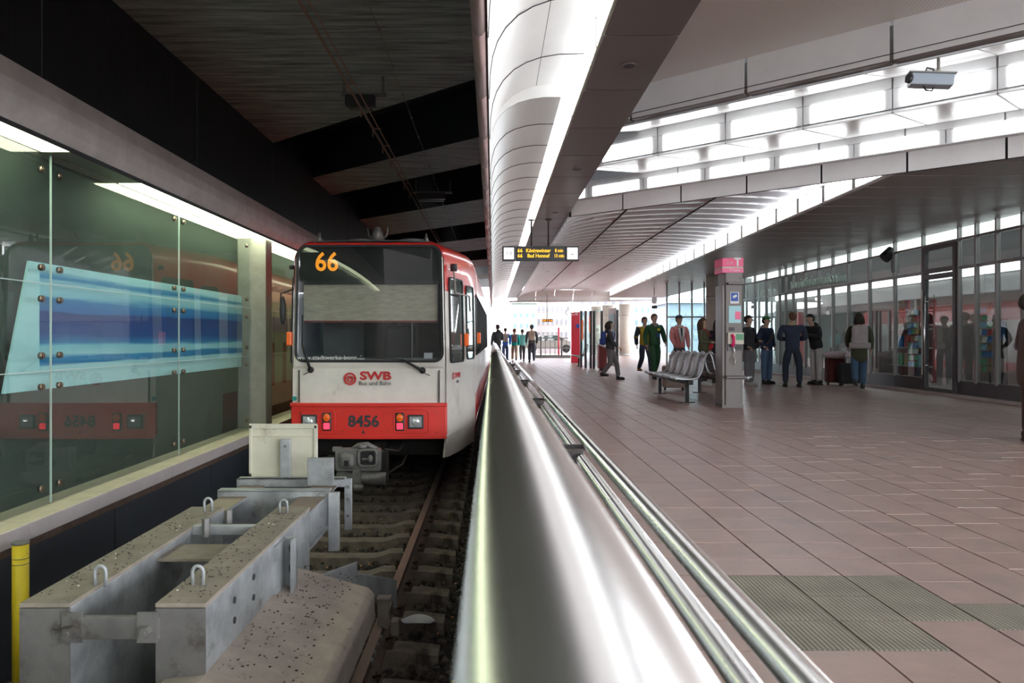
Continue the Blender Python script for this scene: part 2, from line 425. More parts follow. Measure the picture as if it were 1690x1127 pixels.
vis.sort(key=lambda c:c[2]); rest+=vis[290:]; vis=vis[:290]
for c in vis:
    b=MB(); tile_bm(b,*c); b.build('tactile_tile' if istact(*c) else 'floor_tile', M['tactile'] if istact(*c) else M['tile'], fl, fixn=False)
b=MB(); b2=MB()
for c in rest: tile_bm(b2 if istact(*c) else b,*c)
b.build('floor_tile', M['tile'], fl, kind='stuff', fixn=False)
b2.build('tactile_tile', M['tactile'], fl, kind='stuff', fixn=False)
for i in range(5):
    xx=.833+i*.0145
    MB().box(xx,xx+.009,Y0,40,-.012,.001).build('metal_rib', M['ribstrip'], fl)

# --- track pit
pit=thing('trackbed',None,None,(0,0,0),kind='structure')
MB().box(-4.2,-.03,Y0,80,-1.5,-1.30).build('ballast_base', M['ballast'], pit)
def stones():
    b=MB(); r=random.Random(5)
    base=[(0,0,1),(1,0,0),(0,1,0),(-1,0,0),(0,-1,0),(0,0,-1)]
    fs=[(0,1,2),(0,2,3),(0,3,4),(0,4,1),(5,2,1),(5,3,2),(5,4,3),(5,1,4)]
    def one(x,y,z,s):
        R=Matrix.Rotation(r.uniform(0,6),3,Vector((r.random(),r.random(),r.random()+.1)).normalized())
        vs=[R@Vector((p[0]*s*r.uniform(.7,1.3),p[1]*s*r.uniform(.7,1.3),p[2]*s*r.uniform(.5,1)))+Vector((x,y,z)) for p in base]
        b.add(vs,fs)
    for _ in range(15000):
        y=2.5+r.random()**1.6*16; x=r.uniform(-3.4,-.05)
        hump=.05*max(0,1-abs(x+.16)/.25)
        one(x,y,-1.28+r.uniform(-.01,.07)+hump, r.uniform(.014,.034)*(1+.03*y))
    return b
stones().build('ballast_stones', M['stone'], pit, kind='stuff', fixn=False)
b=MB(); r=random.Random(9)
for _ in range(260):
    y=3+r.random()*7; x=r.uniform(-2.3,-.1); b.cbox((x,y,-1.2+r.uniform(-.02,.03)),(r.uniform(.01,.03),r.uniform(.008,.015),.008),R=Matrix.Rotation(r.uniform(0,3),3,'Z'))
b.build('litter_scraps', M['litter'], pit, kind='stuff')

tr=thing('railway_track','brown rusty railway track with concrete sleepers running under the tram','railway track',(-1.54,8,-1.3))
def rail(xc,ya,yb):
    z=-.96
    prof=[(-.036,z),(.036,z),(.036,z-.035),(.01,z-.05),(.01,z-.13),(.065,z-.15),(.065,z-.165),(-.065,z-.165),(-.065,z-.15),(-.01,z-.13),(-.01,z-.05),(-.036,z-.035)]
    b=MB(); b.prism(prof,lambda p,a:(xc+p[0],a,p[1]),ya,yb,1)
    for i,f in enumerate(b.f):
        if i==0: b.m[i]=0
    return b.build('rail',[M['rail'],M['railside']],tr)
rail(-.85,1.5,80); rail(-2.35,1.5,80)
y=2.46; clip_data=None
slm=None
while y<40:
    # bottom outline of the sleeper: raised rail seats, dished middle
    if slm is None:
        b=MB(); top=[(-1.2,.0),(-.95,.03),(-.5,.03),(-.35,-.02),(.35,-.02),(.5,.03),(.95,.03),(1.2,.0)]
        for i in range(len(top)-1):
            (xa,za),(xb,zb)=top[i],top[i+1]
            b.hexa([(-1.60+xa,y-.14,-1.34),(-1.60+xb,y-.14,-1.34),(-1.60+xb,y+.14,-1.34),(-1.60+xa,y+.14,-1.34)],
                   [(-1.60+xa,y-.10,-1.145+za),(-1.60+xb,y-.10,-1.145+zb),(-1.60+xb,y+.10,-1.145+zb),(-1.60+xa,y+.10,-1.145+za)])
        slm=b.build('sleeper',M['sleeper'],tr); s=slm; yb0=y
        slc=[]
        for xr in(-.85,-2.35):
            for sgn in(-1,1):
                b=MB()
                b.box(xr+sgn*.075-.035,xr+sgn*.075+.035,y-.06,y+.06,-1.12,-1.085)
                b.tube([(xr+sgn*.10,y-.07,-1.08),(xr+sgn*.13,y-.03,-1.03),(xr+sgn*.06,y,-1.06),(xr+sgn*.13,y+.03,-1.03),(xr+sgn*.10,y+.07,-1.08)],.011,6)
                b.tube([(xr+sgn*.09,y,-1.1),(xr+sgn*.09,y,-1.02)],.016,6)
                slc.append(b.build('rail_clip',M['railside'],s))
    else:
        s=slm.copy(); COL.objects.link(s); s.location=(0,y-yb0,0)
        if y<15:
            for c0 in slc: c=c0.copy(); COL.objects.link(c); c.parent=s
    y+=.63
# --- left wall: low dark wall, ledge, glazing, lamps, beam, corrugated wall above
wl_=thing('wall_left',None,None,(-3.6,8,-1.3),kind='structure')
b=MB()
y=Y0
while y<42:
    MB().box(-3.60,-3.52,y+.006,y+2.394,-1.35,-.40).build('wall_panel',M['navyflat'],wl_); y+=2.4
MB().box(-3.95,-3.56,Y0,80,-1.35,-.34).build('wall_core',M['navyflat'],wl_)
MB().box(-3.60,-3.515,Y0,60,-.40,-.345).build('brown_strip',M['darkred'] if False else M['railside'],wl_)  # brownish strip below the ledge
y=Y0+.7
while y<42:
    o=MB().box(-4.0,-3.5,y+.004,y+2.5-.004,-.34,-.21)
    o.m=[1,0,1,1,1,1]; o.build('ledge_slab',[M['ledge'],M['ledgef']],wl_,bevel=.008); y+=2.5
MB().box(-4.1,-3.93,Y0,60,-.3,3.3).build('backing_wall',M['backgreen'],wl_)
# beam above glazing: rounded lower nose
prof=[(-3.42,3.16),(-3.40,3.02),(-3.40,2.92),(-3.41,2.83),(-3.45,2.77),(-3.47,2.745),(-3.9,2.745),(-3.9,3.16)]
y=Y0
while y<60:
    MB().prism(prof,lambda p,a:(p[0],a,p[1]),y+.003,y+5.997,0).build('beam',M['beamgrey'],wl_); y+=6
MB().box(-3.476,-3.462,Y0,42,2.715,2.75).build('lamp_rail',M['dark'],wl_)
# corrugated upper wall
y=-6.6
for i in range(14):
    MB().box(-3.75,-3.6,y+.012,y+3.138,3.16,5.3).build('corrugated_panel',M['navy'],wl_); y+=3.15
# columns standing between the glazed bays
for i,yy in enumerate((11.6,24.4,37.2)):
    b=MB().box(-3.98,-3.5,yy,yy+.32,-.21,2.75)
    o=b.build('column',M['column'],wl_,bevel=.008)
# glazing
w1=thing('window_1',None,None,(-3.73,8,-.2),kind='structure')
ys=[Y0+.0,1.14,3.74,6.34,8.93,11.52]; ys2=[12.0,14.6,17.2,19.8,22.4,24.35]; ys3=[24.8,27.4,30,32.6,35.2,37.1]
zs=[-.205,.91,1.64,2.72]
for grp in(ys,ys2,ys3):
    for i in range(len(grp)-1):
        for k in range(3):
            MB().box(-3.736,-3.724,grp[i]+.006,grp[i+1]-.006,zs[k]+.006,zs[k+1]-.006).build('pane',M['glassL'],w1)
for yy in ys[1:-1]+ys2[1:-1]: MB().box(-3.737,-3.722,yy-.004,yy+.004,-.2,2.72).build('pane_joint',M['edge'],w1)
for z in zs[1:3]: MB().box(-3.737,-3.722,Y0,40,z-.0035,z+.0035).build('pane_joint',M['edge'],w1)
for yy in ys[1:]+ys2+ys3[:3]:
    for s in(-.13,.13):
        if yy in(11.52,) and s>0: continue
        if yy==12.0 and s<0: continue
        for z in(-.06,.78,1.04,1.51,1.77,2.58):
            b=MB(); b.tube([(-3.745,yy+s,z),(-3.712,yy+s,z)],.028,12); b.tube([(-3.712,yy+s,z),(-3.706,yy+s,z)],.016,8); b.build('glass_bolt',M['boltm'],w1)
# posters behind the glass: pale blue field with blue streaks, slanted left edge
art=thing('mural_print','long pale blue mural with horizontal dark blue streaks behind the glass wall','mural',(-3.86,9,.745))
b=MB(); xx=-3.86
b.add([(xx,5.93,.745),(xx,6.26,1.83),(xx,11.55,1.83),(xx,11.55,.745),(xx-.02,5.93,.745),(xx-.02,6.26,1.83),(xx-.02,11.55,1.83),(xx-.02,11.55,.745)],[(0,1,2,3),(7,6,5,4),(0,4,5,1),(1,5,6,2),(2,6,7,3),(3,7,4,0)])
b.build('backing_field',M['lightblue'],art)
b=MB(); b.box(xx+.001,xx+.008,6.40,11.55,.905,1.80); b.build('streak_print',M['art'],art)
art2=thing('mural_print','cream and red patterned mural behind the glass beyond the column','mural',(-3.86,15,.4))
b=MB().box(-3.87,-3.85,12.1,19,.0,2.0); b.build('backing_field',M['cream'],art2)
for i in range(8):
    MB().box(-3.849,-3.843,12.3+i*.75,12.5+i*.75,.35,1.1).build('red_band',pm('band_red',(.45,.16,.13),.6) if i==0 else MATS['band_red'],art2)
MB().box(-3.849,-3.843,12.1,19,1.3,1.55).build('mauve_band',pm('band_mauve',(.38,.30,.45),.6),art2)
# lamps over the glass
lr=thing('soffit_lamp_row','row of greenish white light boxes above the glass wall, one box dark','light box',(-3.58,8,2.72))
y=-4.0+.16-.5; i=0
yb=6.2-1.27*8
k=0
while yb<40:
    off = (abs(yb-6.2)<.3)
    m = M['lampoff'] if off else M['leftlamp']
    hsg=MB().box(-3.72,-3.478,yb+.01,yb+1.26,2.722,2.744)
    hsg.build('lamp_diffuser',m,lr,label='unlit light box' if off else None)
    yb+=1.27; k+=1
# --- left roof: board-marked concrete beams running diagonally
A_=math.radians(48); sA,cA=math.sin(A_),math.cos(A_)   # beam direction u=(-sA,cA)
def D(v,u,dz): return Vector((cA*v-sA*u, sA*v+cA*u, CH+dz))
def uX(v,X): return (cA*v-X)/sA
cl=thing('ceiling',None,None,(-2,8,4.4),kind='structure')
def dbeam(va,vb,dz0,dz1,X0,X1,mats=('plank','navyflat'),name='concrete_beam',par=None):  # dark second material stands in for shade on the unlit beam sides
    q=[D(va,uX(va,X0),0),D(va,uX(va,X1),0),D(vb,uX(vb,X1),0),D(vb,uX(vb,X0),0)]
    lo=[(p.x,p.y,CH+dz0) for p in q]; hi=[(p.x,p.y,CH+dz1) for p in q]
    b=MB(); b.hexa(lo,hi,1); b.m[0]=0
    return b.build(name,[M[mats[0]],M[mats[1]]],par or cl)
dbeam(-7,6.75,3.19,4.0,-3.75,-.06)
dbeam(8.74,10.1,3.19,4.0,-3.75,-.06)
dbeam(12.7,15.2,3.19,4.0,-3.75,-.06)
dbeam(17.6,20,3.19,4.0,-3.75,-.06); dbeam(22.5,25,3.19,4.0,-3.75,-.06); dbeam(27.5,30,3.19,4.0,-3.75,-.06)
MB().box(-4.1,-.02,Y0,60,5.2,5.4).build('roof_slab',M['navyflat'],cl)
# dividing upstand between tram side and hall
wd=thing('wall_divider',None,None,(0,10,3),kind='structure')
MB().box(-.09,-.05,Y0,YE,2.95,5.2).build('upstand_panel',M['navyflat'],wd)
MB().box(-6,4.5,-11.1,-11,-1.4,5.3).build('wall_rear_sky_block',M['concrete'],kind='structure')  # unseen wall added to keep bright sky out of the windscreen reflection
y=Y0+.4
while y<YE:
    b=MB(); b.prism([(math.cos(t)*.047-.075,math.sin(t)*.11+2.98) for t in [i*math.pi/8 for i in range(16)]],lambda p,a:(p[0],a,p[1]),y+.006,y+1.094,0,sm=True); b.build('edge_trim',M['pink'],wd)
    y+=1.1
MB().box(-.11,-.04,Y0,YE,2.90,3.06).build('edge_trim_core',M['seam'],wd) if False else None

# ================================================================ HALL CEILING
hc=thing('ceiling',None,None,(4,10,3.4),kind='structure')
MB().box(-.02,16,Y0,60,5.25,5.4).build('roof_slab',M['greyf'],hc)
# cove cladding over the railing (curved white panels)
def cove(prof,ya,yb,name='cove_panel'):
    b=MB(); n=len(prof)
    b.prism(prof,lambda p,a:(p[0],a,CH+p[1]),ya,yb,0,sm=True,closed=False)
    b.build(name,M['white'],hc,solid=.006,fixn=False)
nearp=[(-.03,1.72),(-.022,1.90),(-.005,2.02),(.03,2.13),(.09,2.23),(.18,2.32),(.29,2.385),(.42,2.43),(.57,2.455),(.79,2.46)]
farp=[(-.03,1.72),(-.024,1.86),(-.01,1.96),(.02,2.06),(.07,2.14),(.14,2.21),(.24,2.265),(.36,2.30),(.50,2.32),(.66,2.32)]
y=6.5-1.1*10
while y<7.2:
    cove(nearp,y+.004,min(y+1.096,7.25)); y+=1.1
b=MB()  # closing face between the two cove heights
n=len(nearp)
b.add([(p[0],7.25,CH+p[1]) for p in farp]+[(p[0],7.25,CH+p[1]+.002) for p in nearp],[(i,i+1,n+i+1,n+i) for i in range(n-1)]); b.build('cove_step',M['white'],hc,solid=.006)
y=7.25; w=.9
while y<YE:
    cove(farp,y+.004,y+w-.004); y+=w
yj=6.5-1.1*4
while yj<7.2:
    b=MB(); b.tube([(p[0]+.002,yj,CH+p[1]-.003) for p in nearp],.006,5); b.build('cove_joint',M['seam'],hc); yj+=1.1
yj=7.25+.9
while yj<30:
    b=MB(); b.tube([(p[0]+.002,yj,CH+p[1]-.003) for p in farp],.006,5); b.build('cove_joint',M['seam'],hc); yj+=.9
b=MB(); b.tube([(.42,Y0,CH+2.428),(.42,7.25,CH+2.428)],.003,5); b.build('cove_joint',M['seam'],hc)
MB().box(-.03,-.028+.0,Y0,YE,2.9,2.91).build('cove_lip',M['white'],hc)
# brown boxed soffit with cove lamp on its left flank
y=5.47-1.2*8; k=0
while y<YE:
    y1=min(y+1.2,YE)
    MB().box(.81,1.36,y+.009,y1-.009,3.385,3.40).build('soffit_panel',M['brown'],hc,bevel=.003); y+=1.2
MB().box(.83,1.34,Y0,YE,3.40,3.72).build('soffit_core',M['seam'],hc)
MB().box(1.34,1.362,Y0,YE,3.40,3.9).build('soffit_flank',M['brown'],hc)
MB().box(.60,.86,Y0,YE,3.74,3.76).build('slot_top',M['white'],hc)
cvl=thing('cove_lamp_row','continuous white cove lamp along the left edge of the brown soffit','strip light',(.80,8,3.41))
y=Y0
while y<YE:
    MB().box(.80,.826,y+.03,y+1.77,3.425,3.70).build('diffuser',M['cove'],cvl)
    MB().box(.799,.826,y+1.77,y+1.83,3.42,3.70).build('lamp_joint',M['column'],cvl); y+=1.8
MB().box(.798,.812,Y0,YE,3.40,3.42).build('lamp_ledge',M['cream'],cvl)
dls=[('nearest round downlight in the brown soffit',6.06),('second round downlight in the brown soffit, beyond the first',9.8),('third round downlight in the brown soffit, just before the hanging display',13.2)]
for lb,yy in dls:
    t=thing('downlight',lb,'downlight',(1.1,yy,3.38))
    b=MB(); b.tube([(1.1,yy,3.378),(1.1,yy,3.39)],.062,20); b.build('trim_ring',M['brown'],t)
    b=MB(); b.tube([(1.1,yy,3.376),(1.1,yy,3.385)],.045,20); b.build('lamp_opening',M['dark'],t)
# diagonal fascias, soffits and lamp troughs
def dquad(b,p0,p1,u0,u1,m=0,th=.012):
    """slab between profile points p0,p1 (v,dz) from u0 to u1"""
    d=Vector((p1[0]-p0[0],p1[1]-p0[1])).normalized(); n=Vector((-d.y,d.x))*th
    q=[(p0[0],p0[1]),(p1[0],p1[1]),(p1[0]+n.x,p1[1]+n.y),(p0[0]+n.x,p0[1]+n.y)]
    b.prism(q,lambda p,u:D(p[0],u,p[1]),u0,u1,m)
def drow(name,p0,p1,sp,ph,mat,X0=1.37,X1=9.5,gap=.012,par=None,skip=None,cov=1.0,th=.012):
    v=max(p0[0],p1[0]); ua=uX(v,X1); ub=uX(min(p0[0],p1[0]),X0)
    k=math.floor((ua-ph)/sp)
    while ph+k*sp<ub:
        a=ph+k*sp; c=a+sp; L=(1-cov)*sp/2
        a2=max(a+gap+L,ua); c2=min(c-gap-L,ub)
        if c2-a2>.05 and not(skip and skip(k)):
            b=MB(); dquad(b,p0,p1,a2,c2,0,th); b.build(name,mat,par or hc)
        k+=1
# perforated ceiling, three diagonal fields
for a,c in((-6,3.0),(3.012,5.5),(5.512,8.0)):
    q=[D(a,uX(a,9.6),3.07),D(a,uX(a,1.30),3.07),D(c,uX(c,1.30),3.07),D(c,uX(c,9.6),3.07)]
    b=MB(); b.hexa([tuple(p) for p in q],[(p.x,p.y,p.z+.02) for p in q]); b.build('perforated_panel',M['perf'],hc)
q=[D(7.98,uX(7.98,5.2),3.069),D(7.98,uX(7.98,5.2)-.01,3.069)]
MB().tube([(3.9,5.2,CH+3.068),(4.55,5.62,CH+3.068)],.006,6).build('panel_joint',M['seam'],hc)
drow('fascia_panel',(8.0,3.07),(8.0,2.69),1.46,2.0,M['whitem'],gap=.018)
drow('fascia_lip',(8.0,2.735),(7.996,2.69),1.46,2.0,M['whitem'],gap=.018)
drow('brown_edge_panel',(8.13,2.69),(8.0,2.69),1.46,2.0,M['brown'],gap=.018)
drow('fascia_back',(8.13,3.07),(8.13,2.69),1.46,2.0,M['white'],gap=.0)
drow('soffit_panel',(9.2,2.91),(8.18,2.68),.98,1.31,M['white'],gap=.012)
drow('grey_fascia',(9.2,2.91),(9.2,2.775),.98,1.31,M['greyf'],gap=.010)
drow('ledge_strip',(9.22,2.545),(9.2,2.51),.98,1.31,M['greyf'],gap=.004)
drow('soffit_panel',(10.8,2.715),(9.2,2.51),.98,1.31,M['white'],gap=.012)
drow('grey_fascia',(10.8,2.715),(10.8,2.61),1.08,1.46,M['greyf'],gap=.010)
drow('fascia_panel',(10.9,2.425),(10.9,2.164),1.08,1.46,M['whitem'],gap=.014)
drow('fascia_back',(10.93,2.43),(10.93,2.16),1.08,1.46,M['seam'],gap=0)
drow('fascia_back',(9.25,2.91),(9.25,2.51),.98,1.31,M['white'],gap=0)
drow('fascia_back',(10.86,2.72),(10.86,2.425),1.08,1.46,M['white'],gap=0)
drow('fascia_shelf',(10.9,2.43),(10.78,2.43),1.08,1.46,M['greyf'],gap=0)
L1=thing('trough_lamp_row','upper diagonal row of glowing white lamp panels across the hall ceiling','strip light',tuple(D(9.2,3,2.6)))
drow('lamp_panel',(9.19,2.765),(9.19,2.555),.98,1.31,M['strip'],par=L1,cov=.84,skip=lambda k:k in(0,))
drow('lamp_end_cap',(9.2,2.77),(9.2,2.548),.98,1.31,M['greyf'],par=L1,gap=.006)
# the one uncovered trough shows bare tubes
for i,dz in enumerate((2.73,2.66,2.60)):
    b=MB(); b.tube([D(9.17,1.40,dz),D(9.17,2.2,dz)],.014,10); b.build('bare_tube',M['strip'],L1)
L2=thing('trough_lamp_row','lower diagonal row of glowing white lamp panels above the pale grey fascia','strip light',tuple(D(10.8,3,2.5)))
drow('lamp_panel',(10.79,2.60),(10.79,2.44),1.08,1.0,M['strip'],par=L2,cov=.86)
drow('lamp_end_cap',(10.8,2.605),(10.8,2.435),1.08,1.0,M['greyf'],par=L2,gap=.006)
# unseen fill light rows added behind the viewpoint to brighten the hall
L5=thing('trough_lamp_row','unseen diagonal rows of fill light panels added behind the viewpoint','strip light',tuple(D(-1,-3,2.9)))
for vv in(-4.8,-3.0,-1.2,.6): 
    drow('lamp_panel',(vv,3.05),(vv+.16,3.05),1.08,1.0,M['fill_strip'],par=L5,cov=.86)
# rippled vault
def sx(Y): return 5.35+(Y-9.9)*(.9/31)
arch=[(1.36,2.17),(1.6,2.30),(2.0,2.41),(2.57,2.49),(3.3,2.53),(4.0,2.55),(4.8,2.54),(5.3,2.50),(6.4,2.46)]
def az(X):
    for i in range(len(arch)-1):
        if arch[i][0]<=X<=arch[i+1][0]:
            t=(X-arch[i][0])/(arch[i+1][0]-arch[i][0]); return arch[i][1]*(1-t)+arch[i+1][1]*t
    return arch[-1][1]
pitch=.62; y=6.2
while y<39.5:
    ye=y+pitch
    for (xa,xb) in((1.36,2.57),(2.57,4.0),(4.0,99)):
        b=MB(); vs=[]; NX,NY=5,5; ok=True
        for j in range(NY+1):
            yy=y+.000+(pitch-.002)*j/NY
            xl=max(xa,(10.93-sA*yy)/cA)+(.006 if xa>1.4 else 0); xr=min(xb,sx(yy))-.006
            if xr-xl<.02: xl=xr-.02
            for i in range(NX+1):
                X=xl+(xr-xl)*i/NX
                vs.append((X,yy,CH+az(X)-.036*math.sin(math.pi*j/NY)))
        if vs[(NX+1)*NY+NX][0]-vs[(NX+1)*NY][0]<.05: continue
        fs=[(j*(NX+1)+i,j*(NX+1)+i+1,(j+1)*(NX+1)+i+1,(j+1)*(NX+1)+i) for j in range(NY) for i in range(NX)]
        b.add(vs,fs,0,True); b.build('vault_panel',M['ripple'],hc,fixn=False)
    y=ye
for sx_ in(2.57,4.0):
    y_s=(10.95-cA*sx_)/sA
    n_=24; b=MB(); b.tube([(sx_,y_s+(39.5-y_s)*i/n_,CH+az(sx_)-.040) for i in range(n_+1)],.016,6); b.build('vault_seam',M['seam'],hc)
# end drum of the vault
prof=[(39.5,2.5),(39.7,2.46),(40.0,2.36),(40.2,2.22),(40.3,2.08),(40.25,1.98),(40.4,1.93)]
for k in range(5):
    xa=1.3+k*1.0; MB().prism(prof,lambda p,a:(a,p[0],CH+p[1]),xa+.006,xa+.994,0,sm=True,closed=False).build('drum_panel',M['white'],hc,solid=.01,fixn=False)
b=MB(); b.tube([D(8.0-.012,uX(8,1.4),2.745),D(8.0-.012,uX(8,7),2.745)],.004,5); b.build('fascia_joint',M['seam'],hc)
MB().tube([(.9,40.3,CH+1.93),(9.5,40.3,CH+2.0)],.05,10).build('drum_tube',M['white'],hc)
# brown soffit in front of the shops
y=3.0
while y<41:
    ye=y+.8; pts=[]
    for yy in(y+.010,ye-.010):
        xl=max(sx(yy) if yy>9.9 else 5.35,(10.95-sA*yy)/cA); pts.append((xl,yy))
    if pts[0][0]<9.4 or pts[1][0]<9.4:
        q=[(min(pts[0][0],9.38),pts[0][1],3.39),(9.4,pts[0][1],3.39),(9.4,pts[1][1],3.39),(min(pts[1][0],9.38),pts[1][1],3.39)]
        MB().hexa(q,[(a,b_,c+.012) for a,b_,c in q]).build('brown_soffit_panel',M['brown2'],hc)
    y=ye
MB().box(5.3,9.4,0,41,3.42,3.44).build('soffit_backing',M['seam'],hc) if False else None
# lamp strip along the edge of the brown soffit
L3=thing('edge_lamp_row','long glowing lamp strip between silvery vault and brown soffit, running to the far end','strip light',(5.8,20,3.4))
y=10.0
while y<39.4:
    a,c=y+.10,y+1.1
    MB().hexa([(sx(a),a,3.41),(sx(c),c,3.41),(sx(c)+.02,c,3.41),(sx(a)+.02,a,3.41)],[(sx(a),a,3.66),(sx(c),c,3.66),(sx(c)+.02,c,3.66),(sx(a)+.02,a,3.66)]).build('lamp_panel',M['strip3'],L3)
    MB().hexa([(sx(c)-.03,c,3.40),(sx(c)+.02-.0,c,3.40),(sx(c)+.02,c+.10,3.40),(sx(c)-.03,c+.10,3.40)],[(sx(c)-.03,c,3.70),(sx(c)+.02,c,3.70),(sx(c)+.02,c+.10,3.70),(sx(c)-.03,c+.10,3.70)]).build('lamp_bracket',M['column'],L3)
    y+=1.1
b=MB(); b.hexa([(sx(10)-.03,9.95,3.385),(sx(39.5)-.03,39.5,3.385),(sx(39.5)+.05,39.5,3.385),(sx(10)+.05,9.95,3.385)],[(sx(10)-.03,9.95,3.405),(sx(39.5)-.03,39.5,3.405),(sx(39.5)+.05,39.5,3.405),(sx(10)+.05,9.95,3.405)]); b.build('lamp_ledge',M['whitem'],L3)

# ================================================================ SHOP FRONT (right)
wr=thing('window_2',None,None,(9.3,18,0),kind='structure')
XF=9.3
mull=[27.9,26.6,25.5,24.3,23.8,23.2,22.3,21.4,20.5,19.6,18.5,17.34,16.2,14.95,14.41,13.82,13.15,12.2,11.3,10.4,9.5,8.6,7.7,6.8]
for yy in mull: MB().box(XF-.05,XF+.03,yy-.022,yy+.022,.30,3.40).build('mullion',M['frame'],wr)
segs=[(mull[i+1],mull[i]) for i in range(len(mull)-1)]
for (a,c) in segs:
    door = abs(a-14.95)<.01
    if not door:
        MB().box(XF-.02,XF+.06,a+.004,c-.004,.02,.33).build('base_panel',M['framedark'],wr)
        for z in(2.58,3.14): MB().box(XF-.035,XF+.02,a+.022,c-.022,z-.022,z+.022).build('transom',M['frame'],wr)
        for (z0,z1) in((.33,2.56),(2.60,3.12),(3.16,3.40)):
            MB().box(XF-.004,XF+.004,a+.022,c-.022,z0,z1).build('pane',M['glassF'],wr)
    else:
        MB().box(XF-.035,XF+.02,a+.022,c-.022,3.14-.022,3.14+.022).build('transom',M['frame'],wr)
        MB().box(XF-.004,XF+.004,a+.022,c-.022,3.16,3.40).build('pane',M['glassF'],wr)
MB().box(XF-.10,XF-.02,5,28,.0,.06).build('kerb',M['beamgrey'],wr)
# soffit ends before the front; bright inner lamp band shows over the glass
L4=thing('shopfront_lamp_row','long white lamp band inside the top of the shop glazing','strip light',(9.45,16,3.4))
for (a,c) in segs:
    MB().box(9.40,9.62,a+.02,c-.02,3.395,3.43).build('lamp_panel',M['shoplamp'],L4)
    MB().box(9.62,9.64,a+.02,c-.02,3.25,3.42).build('lamp_panel',M['shoplamp'],L4)
# door
d1=thing('door_1',None,None,(9.26,15.6,0),kind='structure')
ya,yb=15.0,16.15
for (a,c) in((ya,ya+.09),(yb-.09,yb)): MB().box(XF-.07,XF+.03,a,c,.02,3.11).build('door_frame',M['framedark'],d1)
for z0,z1 in((.02,.14),(2.42,2.52),(2.56,2.64),(3.02,3.11)): MB().box(XF-.07,XF+.03,ya+.09,yb-.09,z0,z1).build('door_rail',M['framedark'],d1)
MB().box(XF-.03,XF-.02,ya+.09,yb-.09,.14,2.42).build('pane',M['glassF'],d1)
MB().box(XF-.03,XF-.02,ya+.09,yb-.09,2.64,3.02).build('pane',M['glassF'],d1)
for xx in(XF-.13,):
    b=MB(); b.tube([(xx,yb-.20,.45),(xx,yb-.20,2.1)],.016,10); b.tube([(xx,yb-.2,.6),(XF-.05,yb-.2,.6)],.01,8); b.tube([(xx,yb-.2,1.95),(XF-.05,yb-.2,1.95)],.01,8); b.build('door_handle',M['stainless'],d1)
MB().box(XF-.085,XF-.068,yb-.03,yb+.0,.4,2.2).build('edge_strip',M['cream'],d1)
# shop interior

MB().box(13.4,13.5,4,28,-.01,3.5).build('wall_shop_back',pm('shop_wall',(.20,.16,.15),.7,var=.3,scale=1.0),kind='structure')
MB().box(9.61,13.4,4,28,-.05,.0).build('floor_shop',pm('shop_floor',(.17,.14,.13),.5),kind='structure')
MB().box(9.64,13.5,4,28,3.44,3.5).build('ceiling_shop',M['greyf'],kind='structure')
MB().box(9.4,13.5,27.95,28.0,0,3.5).build('wall_shop_far',M['cabinl'],kind='structure')
MB().box(9.4,13.5,4.0,4.05,0,3.5).build('wall_shop_near',M['cabinl'],kind='structure')
# ceiling fill lights added to brighten the shop; suspended lamp row and fabric bulkhead
il=thing('shop_fill_light_row','added row of fill light panels on the shop ceiling behind the fabric bulkhead','strip light',(12.2,16,3.3))
yy=4.6
while yy<27:
    MB().box(12.0,12.4,yy,yy+1.0,3.36,3.42).build('lamp_panel',M['fill_strip'] if False else M['strip'],il); yy+=1.6
bk=thing('shop_bulkhead','pale grey fabric bulkhead with a bright lamp band inside along the shops','bulkhead',(10.6,16,2.2))
y=4.2
while y<27.6:
    MB().box(10.60,10.62,y+.01,y+1.19,2.14,2.52).build('fabric_panel',pm('bulkhead_fabric',(.42,.43,.43),.8,var=.1,scale=2) if 'bulkhead_fabric' not in MATS else MATS['bulkhead_fabric'],bk)
    MB().box(10.52,10.62,y+.05,y+1.15,2.56,2.72).build('lamp_panel',M['shoplamp'],bk)
    MB().box(10.62,10.64,y,y+1.2,2.52,3.44).build('hanger_panel',M['framedark'],bk)
    y+=1.2
# glazed wall across the far end of the shops
w3=thing('window_3',None,None,(8,30,0),kind='structure')
gx=[6.95,7.45,7.95,8.45,8.95,9.6]
for g in gx: MB().box(g-.03,g+.03,29.95,30.05,0,3.4).build('mullion',M['frame'],w3)
for i in range(5):
    MB().box(gx[i]+.03,gx[i+1]-.03,29.98,30.02,1.98,2.04).build('transom',M['frame'],w3)
    MB().box(gx[i]+.03,gx[i+1]-.03,29.995,30.005,.05,1.98).build('pane',M['glassS'],w3)
    MB().box(gx[i]+.03,gx[i+1]-.03,29.995,30.005,2.04,3.4).build('pane',M['glassS'],w3)
MB().box(9.35,16,28,28.1,0,5.3).build('wall_far_right',M['framedark'],kind='structure')

# ================================================================ TRAM
TX,TY,TZ=-1.71,10.4,-.96
tram=thing('tram','red and cream light rail tram showing line 66, dusty front with number 8456','tram',(TX,TY,TZ),rz=-.008,local=True)
S=119.2
def lx(px): return (px-608)/S
def lz(py): return 2.15+(CY-py)/S
W0=1.07; W1=1.42; YT=1.65
def hw(y): return W0+(W1-W0)*min(1,(max(y,0)/YT))**.9
ZL=[.766,1.244,1.806,2.3,2.796,3.1]
ZT=3.50
def outline(w,zt=ZT,r=.26,zb=None):
    pts=[(w,z) for z in ZL]
    for i in range(7):
        a=math.pi/2*i/6; pts.append((w-r+r*math.cos(a)-.02*(i/6), zt-r+r*math.sin(a)))
    pts.append((w*.4,zt+.015))
    pts=pts+[(-x,z) for x,z in pts[::-1]]
    return pts
def inset_top(pts,y): 
    # sides lean inwards slightly towards the roof at the nose
    k=.022*(1-min(1,y/2.0))+.012
    return [(x*(1-k*max(0,(z-1.8))/1.7),z) for x,z in pts]
